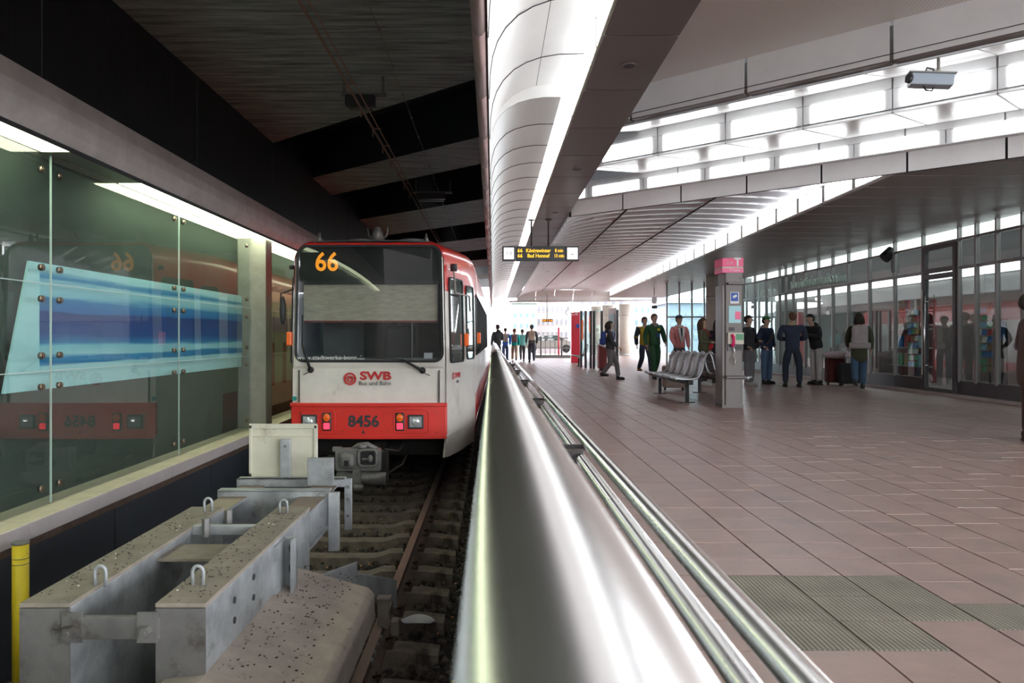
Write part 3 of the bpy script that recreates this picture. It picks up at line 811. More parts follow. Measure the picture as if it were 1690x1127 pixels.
stations=[0,.12,.4,.8,1.2,YT,3,6,9,13.6]
b=MB(); rows=[]
for y in stations:
    rr=.26 if y>0 else .24
    zt=ZT+ (0 if y>0 else -.03)
    rows.append([(x,y,z) for x,z in inset_top(outline(hw(y),zt,rr),y)])
n=len(rows[0]); vs=[p for r_ in rows for p in r_]
for j in range(len(rows)-1):
    for i in range(n-1):
        zm=(rows[j][i][2]+rows[j][i+1][2])/2
        q=[rows[j][i],rows[j][i+1],rows[j+1][i+1],rows[j+1][i]]
        yc=(stations[j]+stations[j+1])/2
        m=2 if zm>3.47 else 1 if (zm>2.796 or (zm<1.20 and yc>YT)) else 0
        b.add(q,[(0,1,2,3)],m,True)
shell=b.build('body_shell',[M['trainwhite'],M['trainred'],M['cabinl']],tram)
import bmesh
bm=bmesh.new(); bm.from_mesh(shell.data); bmesh.ops.remove_doubles(bm,verts=bm.verts,dist=.0005); bmesh.ops.recalc_face_normals(bm,faces=bm.faces); bm.to_mesh(shell.data); bm.free()
# nose ring round the windscreen
def rr(hw_,z0,z1,rb,rt,n=7):
    pts=[]
    for (cx,cz,a0,r_) in((hw_-rb,z0+rb,-90,rb),(hw_-rt,z1-rt,0,rt),(-hw_+rt,z1-rt,90,rt),(-hw_+rb,z0+rb,180,rb)):
        for i in range(n):
            a=math.radians(a0+90*i/(n-1)); pts.append((cx+r_*math.cos(a),cz+r_*math.sin(a)))
    return pts
def bow(x): return -.05*(1-(x/1.1)**2)
def topk(z): return 1-.034*max(0,(z-1.8))/1.7
wsz0,wsz1=lz(598),lz(404)
ow=rr(W0,1.70,ZT-.03,.01,.235); iw=rr(1.025,wsz0,wsz1,.13,.15)
ow3=[(x*topk(z),bow(x)+.05,z) for x,z in ow]; iw3=[(x*topk(z),bow(x)-.0+.015,z) for x,z in iw]
b=MB(); n=len(ow)
mid=[((a[0]+c[0])/2,(a[1]+c[1])/2-.012,(a[2]+c[2])/2) for a,c in zip(ow3,iw3)]
for A_r,B_r in((ow3,mid),(mid,iw3)):
    for i in range(n):
        j=(i+1)%n; zc=(A_r[i][2]+A_r[j][2])/2
        b.add([A_r[i],A_r[j],B_r[j],B_r[i]],[(0,1,2,3)],1 if zc>2.75 else 0,True)
b.build('windscreen_surround',[M['trainwhite'],M['trainred']],tram)
# pane frame (black rubber) and pane
gi=rr(1.0,wsz0+.03,wsz1-.03,.11,.13); b=MB()
gi3=[(x*topk(z),bow(x)+.01,z) for x,z in gi]; go=[(p[0]*1.012,p[1]-.012,p[2]) for p in iw3]
for i in range(n):
    j=(i+1)%n; b.add([go[i],go[j],gi3[j],gi3[i]],[(0,1,2,3)],0,True)
b.build('windscreen_seal',M['black'],tram,solid=.012)
b=MB(); N=12
vs=[];
for j in range(2):
    for i in range(N+1):
        x=-.99+1.98*i/N; z=(wsz0+.03,wsz1-.03)[j]; vs.append((x*topk(z),bow(x)+.014,z))
b.add(vs,[(i,i+1,N+2+i,N+1+i) for i in range(N)],0,True); b.build('windscreen_pane',M['glassT'],tram,fixn=False)
# cab interior
MB().box(-.97,.97,.05,.10,lz(466),lz(407)).build('destination_box',M['led_black'],tram)
b=MB(); 
for xx in(lx(577),lx(641)): b.tube([(xx,.03,lz(463)),(xx,.06,lz(463))],.02,8)
b.box(-.96,.96,.03,.06,lz(469),lz(463)); b.build('blind_roller',M['dark'],tram)
b=MB(); 
NB=24
vs=[(-.93+1.87*i/NB,.09+.006*math.sin(i*2.1),z) for z in(lz(531),lz(526),lz(468)) for i in range(NB+1)]
b.add(vs,[(j*(NB+1)+i,j*(NB+1)+i+1,(j+1)*(NB+1)+i+1,(j+1)*(NB+1)+i) for j in range(2) for i in range(NB)],0,True); b.build('sun_blind',M['blind'],tram,solid=.006)
MB().box(-.93,.94,.075,.105,lz(532),lz(529)).build('blind_hem',M['darkred'],tram)
b=MB(); b.box(-1.0,1.0,1.6,1.65,1.3,3.3); b.build('cab_rear_wall',M['cabin'],tram)
MB().box(-.35,.1,1.55,1.6,1.5,2.9).build('cab_door',M['dark'],tram)
MB().box(.18,.52,1.52,1.6,1.7,2.7).build('cab_side_window',M['cabinl'],tram)
b=MB(); b.box(-.98,.98,.08,.55,wsz0-.2,wsz0+.06); b.build('dashboard',M['cabin'],tram,bevel=.02)
b=MB(); b.box(.10,.56,.75,.87,1.75,2.32); b.box(.08,.58,.45,.85,1.55,1.70); b.build('driver_seat',M['seatf'],tram,bevel=.05)
MB().cbox((lx(705),.07,lz(587)),(.12,.01,.08)).build('paper_slip',M['paper_white'] if 'paper_white' in M else M['paint_mask'],tram)
MB().tube([(lx(678),.06,wsz0+.03),(lx(678),.08,lz(531))],.008,8).build('sensor_rod',M['wire2'],tram)
text('destination_digits','66',.36,M['orled'],tram,(lx(537),.035,lz(433)),sx=.92,offset=.007)
text('web_address','www.stadtwerke-bonn.de',.085,M['textwhite'],tram,(lx(546),-.045,lz(590)),sx=1.05)
# lower nose panel
b=MB(); NX=14
def nosebox(z0,z1,w,fy,m=0,th=.05,name='nose_panel',mat=None,bev=0):
    b=MB(); vs=[]
    for (z,dd) in((z0,0),(z1,0)):
        for i in range(NX+1):
            x=-w+2*w*i/NX; vs.append((x,bow(x)+fy,z))
    for (z,dd) in((z0,0),(z1,0)):
        for i in range(NX+1):
            x=-w+2*w*i/NX; vs.append((x,bow(x)+fy+th,z))
    K=NX+1
    fs=[(i,i+1,K+i+1,K+i) for i in range(NX)]+[(2*K+i,3*K+i,3*K+i+1,2*K+i+1) for i in range(NX)]
    fs+=[(K+i,K+i+1,3*K+i+1,3*K+i) for i in range(NX)]+[(i,2*K+i,2*K+i+1,i+1) for i in range(NX)]
    fs+=[(0,K,3*K,2*K),(NX,2*K+NX,3*K+NX,K+NX)]
    b.add(vs,fs,0,False); return b.build(name,mat,tram,bevel=bev)
nosebox(1.22,1.72,W0,.04,mat=M['trainwhite'],name='nose_panel')
MB().box(lx(492)-.004,lx(492)+.004,-.012,.03,1.25,1.7).build('panel_joint',M['seam'],tram)
MB().box(lx(724)-.004,lx(724)+.004,-.012,.03,1.25,1.7).build('panel_joint',M['seam'],tram)
# red bumper: moulded band with recessed centre
bu=nosebox(.77,1.235,W0+.01,-.02,mat=M['trainred2'],name='bumper',th=.10,bev=.02)
nosebox(1.20,1.25,W0+.015,-.05,mat=M['trainred2'],name='bumper_lip',th=.06,bev=.01)
nosebox(.755,.80,W0+.015,-.05,mat=M['trainred2'],name='bumper_lip',th=.06,bev=.01)
def frame_loop(x0,x1,z0,z1):
    b=MB(); pts=rr((x1-x0)/2,z0,z1,.06,.06,5); cx_=(x0+x1)/2
    pts=[(x+cx_,bow(x+cx_)-.024,z) for x,z in pts]; b.tube(pts+[pts[0]],.008,6,cap=False); b.build('lamp_bezel_ridge',M['trainred2'],tram)
frame_loop(lx(497),lx(553),lz(714),lz(675)); frame_loop(lx(650),lx(707),lz(714),lz(675))
for px_ in(511,686):
    x=lx(px_)
    b=MB(); b.cbox((x,bow(x)-.035,lz(695)),(.215,.05,.195)); h=b.build('headlight',M['dark'],tram,bevel=.015)
    b=MB(); b.cbox((x,bow(x)-.06,lz(695)),(.165,.012,.145)); b.ell((x,bow(x)-.062,lz(695)),(.06,.02,.06),12,7); b.build('headlight_lens',M['lampglass'],h,bevel=.005)
for px_ in(540,660):
    x=lx(px_)
    b=MB(); b.cbox((x,bow(x)-.03,lz(695)),(.125,.03,.25)); h=b.build('signal_lamp',M['dark'],tram,bevel=.03)
    b=MB(); b.ell((x,bow(x)-.045,lz(688)),(.05,.025,.055),14,8); b.build('orange_lens',M['orange'],h,label='orange indicator lens')
    b=MB(); b.cbox((x,bow(x)-.05,lz(702)),(.085,.02,.085)); b.build('red_lens',M['redlens'],h,bevel=.012,label='glowing red tail lens')
for (px_,py_) in((495,681),(495,715),(566,681),(566,711),(640,681),(640,711),(720,681),(720,713)):
    b=MB(); x=lx(px_); b.tube([(x,bow(x)-.02,lz(py_)),(x,bow(x)-.03,lz(py_))],.008,8); b.build('screw',M['dark'],tram)
text('car_number','8456',.215,M['textdark'],tram,(lx(600.5),-.075,lz(695)),sx=1.0,offset=.007)
b=MB(); x=lx(600); b.add([(x-.025,-.0725,lz(714)),(x+.025,-.0725,lz(714)),(x,-.0725,lz(708))],[(0,1,2)]); b.build('arrow_mark',M['textdark'],tram,solid=.002)
# operator emblem: red ring with arc, letters, line below
b=MB(); cxm,czm=lx(577),lz(625)
def ring(b,cx_,cz_,y,r0,r1,a0=0,a1=360,n=28):
    for i in range(n):
        a=math.radians(a0+(a1-a0)*i/n); c=math.radians(a0+(a1-a0)*(i+1)/n)
        b.add([(cx_+r0*math.cos(a),y,cz_+r0*math.sin(a)),(cx_+r1*math.cos(a),y,cz_+r1*math.sin(a)),(cx_+r1*math.cos(c),y,cz_+r1*math.sin(c)),(cx_+r0*math.cos(c),y,cz_+r0*math.sin(c))],[(0,1,2,3)])
ring(b,cxm,czm,-.022,.062,.088); ring(b,cxm,czm-.012,-.022,.018,.04); ring(b,cxm,czm-.03,-.022,.06,.072,20,160,10)
b.build('emblem_ring',M['logored'],tram,solid=.003)
text('operator_letters','SWB',.155,M['logored'],tram,(lx(619),-.022,lz(620.5)),sx=1.35,offset=.006)
text('operator_line','Bus und Bahn',.082,M['textdark'],tram,(lx(618),-.022,lz(632.5)),sx=1.0)
b=MB(); b.tube([(lx(484),.03,lz(658)),(lx(484),.012,lz(658))],.032,14); b.build('round_sticker',pm('sticker_green',(.02,.25,.22),.5),tram)
# wipers
def bar(name,pts,r_,mat,par=tram,n=8): 
    b=MB(); b.tube(pts,r_,n); return b.build(name,mat,par)
for s,(x0,z0,x1,z1,x2,z2) in((-1,(lx(513),lz(610),lx(500),lz(570),lx(500),lz(520))),(1,(lx(697),lz(611),lx(664),lz(593),lx(590),lz(589)))):
    b=MB(); b.tube([(x0,-.07,z0),(x1,-.09,z1)],[.022,.012],8); b.tube([(x1,-.09,z1),(x2,-.07,z2)],.009,6); b.ell((x0,-.05,z0),(.045,.04,.045)); b.tube([(x0,-.06,z0-.02),(x0+.1*s,-.05,z0-.07)],.006,6)
    b.build('wiper',M['black'],tram)
# roof gear
b=MB(); x=lx(616)
b.box(x-.09,x+.09,.25,.4,ZT,ZT+.05); b.tube([(x,.3,ZT+.03),(x,.3,ZT+.16)],[.10,.07],12); b.ell((x,.24,ZT+.11),(.07,.05,.08),14,8); b.ell((x,.3,ZT+.19),(.055,.055,.05),12,8)
b.build('roof_lamp',M['stainless2'],tram)
for dx in(-.12,.13): bar('roof_aerial',[(x+dx*.6,.3,ZT+.06),(x+dx,.3,ZT+.10),(x+dx*1.15,.3,ZT+.22)],.013,M['stainless2'])
for px_,wd_ in((586,.23),(675,.25)):
    b=MB(); b.tube([(lx(px_),.45,ZT-.02),(lx(px_),.45,ZT+.035),(lx(px_),.45,ZT+.055)],[wd_,wd_,wd_*.8],24); b.build('roof_dome',M['couple'],tram)
b=MB(); x=lx(520); b.tube([(x,.2,ZT-.04),(x,.2,ZT+.13)],[.045,.02],10); b.build('roof_horn',M['stainless2'],tram)
b=MB(); x=lx(700); b.tube([(x,.2,ZT-.03),(x,.2,ZT+.12)],[.05,.008],10); b.build('roof_cone',M['stainless2'],tram)
b=MB(); b.tube([(lx(600),-.03,ZT-.09),(lx(600),-.02,ZT-.09)],.02,10); b.build('camera_eye',M['dark'],tram)
b=MB(); b.box(-1.0,1.0,3.5,7,ZT-.02,ZT+.22); b.build('roof_equipment',M['cabinl'],tram,bevel=.05)
# skirts
for s in(-1,1):
    b=MB()
    ys_=[.02,.25,.6,1.0,YT,4,9,13.6]; bot=[.489,.475,.47,.47,.49,.52,.52,.52]
    for i in range(len(ys_)-1):
        xa,xb=s*(hw(ys_[i])+.002),s*(hw(ys_[i+1])+.002); t=.03*s
        b.hexa([(xa-3*t,ys_[i]-(.0),bot[i]),(xa-4*t,ys_[i],bot[i]),(xb-4*t,ys_[i+1],bot[i+1]),(xb-3*t,ys_[i+1],bot[i+1])] if False else [(xa-.03*s,ys_[i],bot[i]),(xa-.06*s,ys_[i],bot[i]),(xb-.06*s,ys_[i+1],bot[i+1]),(xb-.03*s,ys_[i+1],bot[i+1])],
               [(xa,ys_[i]-.09*(i==0),.80),(xa-.03*s,ys_[i],.80),(xb-.03*s,ys_[i+1],.80),(xb,ys_[i+1],.80)], 0 if i<4 else 1)
    b.build('skirt',[M['trainwhite'],M['trainred']],tram)
# side windows on the tapered cab and along the car
def sidewin(s,ya,yb,z0,z1,name='side_window',rad=.07,k=6):
    pts=rr((yb-ya)/2,z0,z1,rad,rad,5); yc=(ya+yb)/2
    def pos(u,z,off):
        y=yc+u; kk=.022*(1-min(1,y/2.0))+.012
        return (s*(hw(y)*(1-kk*max(0,z-1.8)/1.7)+off),y,z)
    b=MB(); o3=[pos(u,z,.010) for u,z in pts]; i3=[pos(u*.88,(z0+z1)/2+(z-(z0+z1)/2)*.965,.012) for u,z in pts]; nn=len(pts)
    for i in range(nn):
        j=(i+1)%nn; b.add([o3[i],o3[j],i3[j],i3[i]],[(0,1,2,3)])
    w=b.build(name,M['black'],tram,solid=.02)
    b=MB(); b.add([pos(u*.88,(z0+z1)/2+(z-(z0+z1)/2)*.965,.008) for u,z in pts],[tuple(range(nn))]); b.build('side_pane',M['darkglass'],w,fixn=False)
    return w
M['darkglass']=pm('tinted_glass',(.06,.085,.08),.04,coat=1.)
for s in(-1,1):
    sidewin(s,.14,.86,lz(600),lz(455)); sidewin(s,1.05,1.52,lz(597),lz(462))
    for i in range(9):
        sidewin(s,1.9+i*1.28,1.9+i*1.28+1.1,1.86,2.86)
b=MB(); 
def sp(s,y,off=.0): return s*(hw(y)+off)
b.tube([(sp(1,.16,.05),.16,lz(436)),(sp(1,.16,.05),.16,lz(449)),(sp(1,.16,.06),.16,lz(455)),(sp(1,.2,.06),.2,lz(482)),(sp(1,.9,.08),.9,lz(483)),(sp(1,.95,.08),.95,lz(510))],.014,8)
b.build('mirror_arm',M['wire2'],tram)
MB().tube([(sp(1,.16,.05),.16,lz(446)),(sp(1,.16,.05),.16,lz(434))],.05,10).build('mirror_joint',M['dark'],tram)
b=MB(); b.ell((-W0-.14,.05,lz(512)),(.045,.05,.20),14,10); b.build('wing_mirror',M['black'],tram)
b=MB(); b.tube([(-W0-.0,.1,lz(476)),(-W0-.17,.06,lz(484)),(-W0-.17,.05,lz(500))],.012,8); b.tube([(-W0,.1,lz(440)),(-W0-.06,.1,lz(440))],.03,8); b.build('mirror_arm',M['black'],tram)
for s,y_,z in((1,.95,lz(561)),(-1,.08,lz(559)),(1,2.6,lz(558))):
    b=MB(); b.cbox((sp(s,y_,.03),y_,z),(.07,.10,.19)); b.build('side_marker_lamp',M['orange'],tram,bevel=.015,label='orange side marker lamp')
# side lettering
o=text('side_operator_letters','SWB',.10,M['logored'],tram,(sp(1,.52,.006),.52,lz(622)),rot=(math.pi/2,0,math.pi/2-.24),sx=1.3,offset=.004)
o=text('side_number','8456',.06,M['textdark'],tram,(sp(1,.52,.006),.52,lz(633)),rot=(math.pi/2,0,math.pi/2-.24))
b=MB(); ring(b,0,0,0,.035,.05)
for i,v in enumerate(b.v): b.v[i]=Vector((sp(1,.30,.006)+v.x*.22, .30+v.x, lz(622)+v.z))
b.build('side_emblem_ring',M['logored'],tram,solid=.003)
# rear half of the tram
b=MB()
for (ya_,yb_) in((13.6,14.2),): b.box(-W1+.12,W1-.12,ya_,yb_,.7,3.35)
b.build('bellows',M['black'],tram)
rows=[[(x,y,z) for x,z in inset_top(outline(W1),3)] for y in(14.2,27.5)]; b=MB()
for i in range(len(rows[0])-1):
    zm=(rows[0][i][2]+rows[0][i+1][2])/2; b.add([rows[0][i],rows[0][i+1],rows[1][i+1],rows[1][i]],[(0,1,2,3)],1 if (zm>2.796 or zm<1.2) else 0,False)
b.build('rear_body_shell',[M['trainwhite'],M['trainred']],tram)
MB().box(-W1+.06,W1-.06,1.9,27.5,.78,.86).box(-.98,.98,.1,1.9,.78,.86).build('floor_pan',M['traindark'],tram)
# underframe, bogie, coupler
b=MB(); b.box(-.95,.95,.5,13.4,.45,.80); b.build('underframe',M['traindark'],tram)
for yy in(2.6,4.5):
    for xr in(-.75,.75):
        b=MB(); b.tube([(xr-.06,yy,.37),(xr+.06,yy,.37)],.37,24); b.tube([(xr-.09,yy,.37),(xr+.09,yy,.37)],.12,12); b.build('wheel',M['traindark'],tram)
b=MB(); b.box(-.62,.62,2.3,4.8,.32,.55); b.build('bogie_frame',M['traindark'],tram)
cp=MB(); cyy=-.78; 
def cz(py): return 2.15+(CY-py)*(TY+cyy)/F
def cxx(px): return (px-813)/F*(TY+cyy)-TX
# face plate of the coupler with funnel and cone
fp=rr((cxx(629)-cxx(552))/2,cz(779),cz(741),.04,.05,5); cc=(cxx(629)+cxx(552))/2
cp.prism([(x+cc,z) for x,z in fp],lambda p,a:(p[0],a,p[1]),cyy+.04,cyy+.16)
cpo=cp.build('coupler_head',M['couple'],tram,bevel=.012)
b=MB(); b.cbox((cxx(574),cyy+.0,cz(760)),(.20,.12,.20)); b.build('coupler_cone',M['couple'],cpo,bevel=.05)
b=MB(); b.cbox((cxx(574),cyy-.065,cz(763)),(.055,.02,.07)); b.build('cone_slot',M['black'],cpo)
b=MB(); b.cbox((cxx(607),cyy+.035,cz(757)),(.20,.02,.19)); b.build('coupler_funnel',M['black'],cpo,bevel=.03)
b=MB(); fr=rr(.115,cz(770),cz(743),.05,.05,5); fr=[(x+cxx(607),cyy+.03,z) for x,z in fr]; b.tube(fr+[fr[0]],.022,8,cap=False); b.build('funnel_rim',M['couple'],cpo)
b=MB(); b.ell((cxx(612),cyy+.0,cz(757)),(.035,.04,.05)); b.box(cxx(598),cxx(612),cyy,cyy+.03,cz(759),cz(756)); b.build('funnel_hook',M['couple'],cpo)
b=MB(); b.tube([(cxx(580),cyy+.1,cz(744)),(cxx(590),cyy+.1,cz(737)),(cxx(605),cyy+.1,cz(735)),(cxx(620),cyy+.1,cz(743))],.035,8); b.ell((cxx(598),cyy+.05,cz(738)),(.06,.06,.035)); b.build('coupler_top_lug',M['couple'],cpo)
b=MB(); b.box(cxx(548),cxx(562),cyy+.05,cyy+.12,cz(746),cz(739)); b.build('coupler_ear',M['couple'],cpo)
b=MB(); b.tube([(cxx(555),cyy+.1,cz(788)),(cxx(636),cyy+.1,cz(792))],.085,16); b.build('coupler_cylinder',M['couple'],cpo)
b=MB(); b.box(cxx(583),cxx(596),cyy-.02,cyy+.06,cz(805),cz(774)); b.ell((cxx(590),cyy+.02,cz(804)),(.085,.06,.06)); b.build('coupler_latch',M['couple'],cpo)
b=MB(); b.box(cxx(628),cxx(637),cyy+.1,cyy+.3,cz(800),cz(748)); b.tube([(cxx(622),cyy+.12,cz(808)),(cxx(622),cyy+.12,cz(798))],.03,8); b.tube([(cxx(632),cyy+.12,cz(810)),(cxx(632),cyy+.12,cz(800))],.025,8); b.build('coupler_bracket',M['traindark'],cpo)
b=MB(); b.tube([(cc,cyy+.15,cz(765)),(0.15,.9,.62)],.11,12); b.build('coupler_shank',M['traindark'],tram)
b=MB(); b.tube([(cxx(632),cyy+.2,cz(745)),(.45,-.3,.62),(.5,.2,.7)],.018,8); b.tube([(cxx(630),cyy+.2,cz(790)),(.5,-.3,.45),(.55,.1,.6)],.015,8); b.build('coupler_hose',M['black'],tram)

# ================================================================ BUFFER STOP
bs=thing('buffer_stop','grey galvanised steel buffer stop of twin sliding beams before the tram','buffer stop',(-1.75,5,-.96))
zt=-.01; YF=3.37; YB=5.3
def beam(xa,xb,nm_='main_beam'):
    b=MB(); b.box(xa,xb,YF+.01,YB,-.75 ,zt-.012,0); 
    o=b.build(nm_,M['galv'],bs,bevel=.006)
    MB().box(xa-.004,xb+.004,YF,YB+.0,zt-.012,zt+.008).build('top_plate',M['galvtop'],o,bevel=.003)
    return o
Bm=beam(-1.51,-1.29); Am=beam(-2.12,-1.90)
# front end plates reaching down
for o,xa,xb in((Bm,-1.51,-1.29),(Am,-2.12,-1.90)):
    MB().box(xa,xb,YF-.004,YF+.012,-1.25,zt-.014).build('end_plate',M['galvdark'],o)
# tie bar between fronts with bolts
MB().box(-1.92,-1.49,YF-.012,YF+.02,-.16,-.06).build('tie_bar',M['galvdark'],bs,bevel=.004)
for xx in(-1.875,-1.54):
    MB().box(xx-.045,xx+.045,YF-.024,YF-.012,-.17,-.035).build('tie_lug',M['galvdark'],bs)
    b=MB(); b.tube([(xx,YF-.065,-.115),(xx,YF-.02,-.115)],.027,6,sm=False); b.tube([(xx,YF-.075,-.115),(xx,YF-.02,-.115)],.014,10); b.build('tie_bolt',M['galvdark'],bs)
# lifting eyes
for (xx,yy) in((-1.89,3.62),(-1.42,3.62),(-1.95,5.15),(-1.42,5.1)):
    b=MB(); pts=[(xx+.0,yy+.0,zt+.0)]
    lo=[(xx-.024,yy,zt+.0),(xx-.026,yy,zt+.05)]+[(xx+.026*math.cos(a),yy,zt+.07+.03*math.sin(a)) for a in [math.pi-i*math.pi/8 for i in range(9)]]+[(xx+.026,yy,zt+.05),(xx+.024,yy,zt)]
    b.tube(lo,.009,8); b.build('lifting_eye',M['galv'],bs)
# holes and bolts on the right flank
for yy,z in((3.75,-.12),(3.75,-.22),(4.05,-.10),(4.05,-.21)):
    b=MB(); b.tube([(-1.29,yy,z),(-1.284,yy,z)],.017,10); b.build('bolt_hole',M['dark'],Bm)
# slotted bracket on right flank
br=MB(); br.box(-1.29,-1.272,4.42,4.60,-.34,zt-.03).build('flank_plate',M['galv'],bs)
MB().box(-1.272,-1.20,4.60,4.612,-.36,zt-.02).build('flank_angle',M['galv'],bs)
MB().box(-1.212,-1.20,4.50,4.612,-.36,zt-.02).build('flank_angle',M['galv'],bs)
for z in(-.10,-.22):
    b=MB(); b.ell((-1.235,4.598,z),(.012,.004,.028)); b.build('slot',M['dark'],bs)
# sliding I-beams
for (xa,xb,s) in((-1.49,-1.31,1),(-2.10,-1.92,-1)):
    ye=6.35
    b=MB(); xc=(xa+xb)/2
    b.box(xa,xb,YB,ye,-.075,-.05); b.box(xa,xb,YB,ye,-.34,-.315); b.box(xc-.01+s*.05,xc+.01+s*.05,YB,ye,-.32,-.07)
    b.box(xa,xb,4.0,YB+.02,-.34,-.05)
    o=b.build('sliding_beam',[M['galv']],bs,bevel=.003)
    MB().box(xa-.01,xb+.01,YB+.0,ye-.02,-.05,-.046).build('rust_flange',M['ledgef'] if False else M['rail'],o)
# cross frames
b=MB(); b.box(-2.14,-1.27,5.84,5.86,-.28,zt+.01); b.box(-2.14,-1.27,5.84,5.93,zt,zt+.015); b.build('cross_channel',M['galv'],bs,bevel=.003)
b=MB(); b.box(-1.27,-1.19,5.80,5.86,-.46,zt+.0); b.build('frame_post',M['galv'],bs,bevel=.004)
b=MB(); b.box(-2.14,-1.24,6.28,6.32,zt-.05,zt+.02); b.box(-2.14,-1.24,6.28,6.38,zt+.01,zt+.02); b.build('cross_channel',M['galv'],bs,bevel=.003)
b=MB(); b.box(-1.24,-1.18,6.28,6.32,-.42,zt+.02); b.build('frame_post',M['galv'],bs,bevel=.004)
for z in(-.06,-.16,-.30):
    b=MB(); b.tube([(-1.21,6.27,z),(-1.21,6.28,z)],.014,8); b.build('frame_bolt',M['couple'],bs)
# inner lock plate and damper between the beams
MB().box(-1.90,-1.51,4.25,4.55,-.08,-.06).build('inner_plate',M['galvtop'],bs,bevel=.004)
MB().box(-1.90,-1.51,4.75,4.80,-.06,.0).build('inner_plate',M['galv'],bs,bevel=.004)
for xx,yy in((-1.80,4.72),(-1.74,4.95)):
    b=MB(); b.tube([(xx,yy,-.06),(xx,yy,.055)],.026,6,sm=False); b.build('clamp_bolt',M['couple'],bs)
MB().box(-1.90,-1.51,3.5,5.2,-.9,-.86).build('inner_bottom',M['traindark'],bs)
# impact head: cream box with posts
b=MB(); xa,xb,za,zb=-2.08,-1.51,-.02,.44
b.box(xa,xb,6.44,6.50,za,zb); hd=b.build('impact_panel',M['cream'],bs,bevel=.008)
for (x0,x1,z0,z1) in((xa,xb,zb-.03,zb+.012),(xa,xb,zb-.095,zb-.085),(xa,xb,za,za+.05),(xa,xa+.015,za,zb),(xb-.015,xb,za,zb)):
    MB().box(x0-.004,x1+.004,6.425,6.45,z0,z1).build('panel_rim',M['cream'],hd,bevel=.003)
MB().box(-1.80,-1.715,6.36,6.40,-.06,.33).build('head_post',M['galv'],bs,bevel=.004)
b=MB(); b.tube([(-1.757,6.35,.27),(-1.757,6.36,.27)],.012,8); b.build('head_bolt',M['couple'],bs)
MB().box(-1.50,-1.29,6.08,6.12,zt,.215).build('head_plate',M['galv'],bs,bevel=.004)
# V-shaped rail tie, clamps
pts=[(-1.27,5.0,-.455,.06),(-.95,5.25,-.48,.075),(-.80,6.25,-.93,.14)]
b=MB()
for i in range(2):
    (x0,y0,z0,h0),(x1,y1,z1,h1)=pts[i],pts[i+1]
    b.hexa([(x0,y0,z0-h0),(x1,y1,z1-h1),(x1,y1+.03,z1-h1),(x0,y0+.03,z0-h0)],[(x0,y0,z0+.02),(x1,y1,z1+.10),(x1,y1+.03,z1+.10),(x0,y0+.03,z0+.02)])
b.build('rail_tie',M['galv'],bs,bevel=.003)
b=MB(); b.box(-.86,-.78,5.60,5.68,-.98,-.76); b.box(-.865,-.76,5.59,5.69,-.77,-.755); b.box(-.76,-.71,5.60,5.70,-1.05,-.93); b.build('rail_clamp',M['galvtop'],bs,bevel=.004)
b=MB()
for i in range(4): b.box(-.86,-.80,5.0+i*.13,5.06+i*.13,-.99,-.965)
b.build('rail_clamp_teeth',M['couple'],bs)
# concrete ballast slab
sl=[(-1.48,-.34),(-1.29,-.32),(-1.10,-.37),(-.93,-.42),(-.81,-.455),(-.775,-.50),(-.775,-.68),(-.90,-.74),(-.90,-1.3),(-1.48,-1.3)]
b=MB(); b.prism(sl,lambda p,a:(p[0],a,p[1]),1.8,4.95,0,sm=False); b.build('concrete_slab',M['slab'],bs,bevel=.015)
# clutter: chips and dirt lying on the beams and the slab
rd_=random.Random(21); b=MB()
for _ in range(520):
    k=rd_.random()
    if k<.3: x,z=rd_.uniform(-1.51,-1.30),zt+.009
    elif k<.6: x,z=rd_.uniform(-2.11,-1.91),zt+.009
    else:
        x=rd_.uniform(-1.27,-.9); z=-.32
        for (xa,za),(xb_,zb_) in zip(sl[1:6],sl[2:7]):
            if xa<=x<=xb_: z=za+(zb_-za)*(x-xa)/(xb_-xa)
        z+=.004
    q=rd_.uniform(.3,1)
    b.cbox((x,rd_.uniform(3.4,5.1),z),(.013*q,.008*q,.005*q),m=0 if rd_.random()<.93 else 1,R=Matrix.Rotation(rd_.uniform(0,3),3,'Z'))
b.build('dirt_chips',[M['stone'],M['cream']],bs,kind='stuff')
yp=thing('yellow_post','yellow painted round marker post beside the buffer stop at bottom left','post',(-3.33,5.3,-1.3))
b=MB(); b.tube([(-3.33,5.3,-1.32),(-3.33,5.3,-.265)],.053,20); b.build('post_tube',M['yellow'],yp)
b=MB(); b.tube([(-3.33,5.3,-.265),(-3.33,5.3,-.25)],.056,20); b.build('post_cap',M['couple'],yp)
for z in(-.36,-.40): 
    b=MB(); b.tube([(-3.33,5.3,z),(-3.33,5.3,z-.004)],.0545,20); b.build('scratch_ring',M['couple'],yp)
mk=P(688,1012,6.5); b=MB(); NI=10
vs=[];
for j in range(5):
    for i in range(NI+1):
        u=-1+2*i/NI; w=math.sqrt(max(0,1-u*u))*(.05)*(j-2)/2
        w*=1.9
        vs.append((-.60+u*.135,6.05+w,-1.075+.015*math.cos(u*2)-.01*(j-2)**2*.3))
b.add(vs,[(j*(NI+1)+i,j*(NI+1)+i+1,(j+1)*(NI+1)+i+1,(j+1)*(NI+1)+i) for j in range(4) for i in range(NI)],0,True)
o=b.build('crumpled_napkin',M['paint_mask'],solid=.004); setp(o,'crumpled white paper napkin lying on a sleeper right of the rail','litter')
b=MB(); b.cbox((-.27,5.2,-1.19),(.03,.02,.01),R=Matrix.Rotation(.6,3,'Z')); o=b.build('wrapper',MATS['yellow_paint']); setp(o,'tiny yellow wrapper on the ballast beside the sleepers','litter')
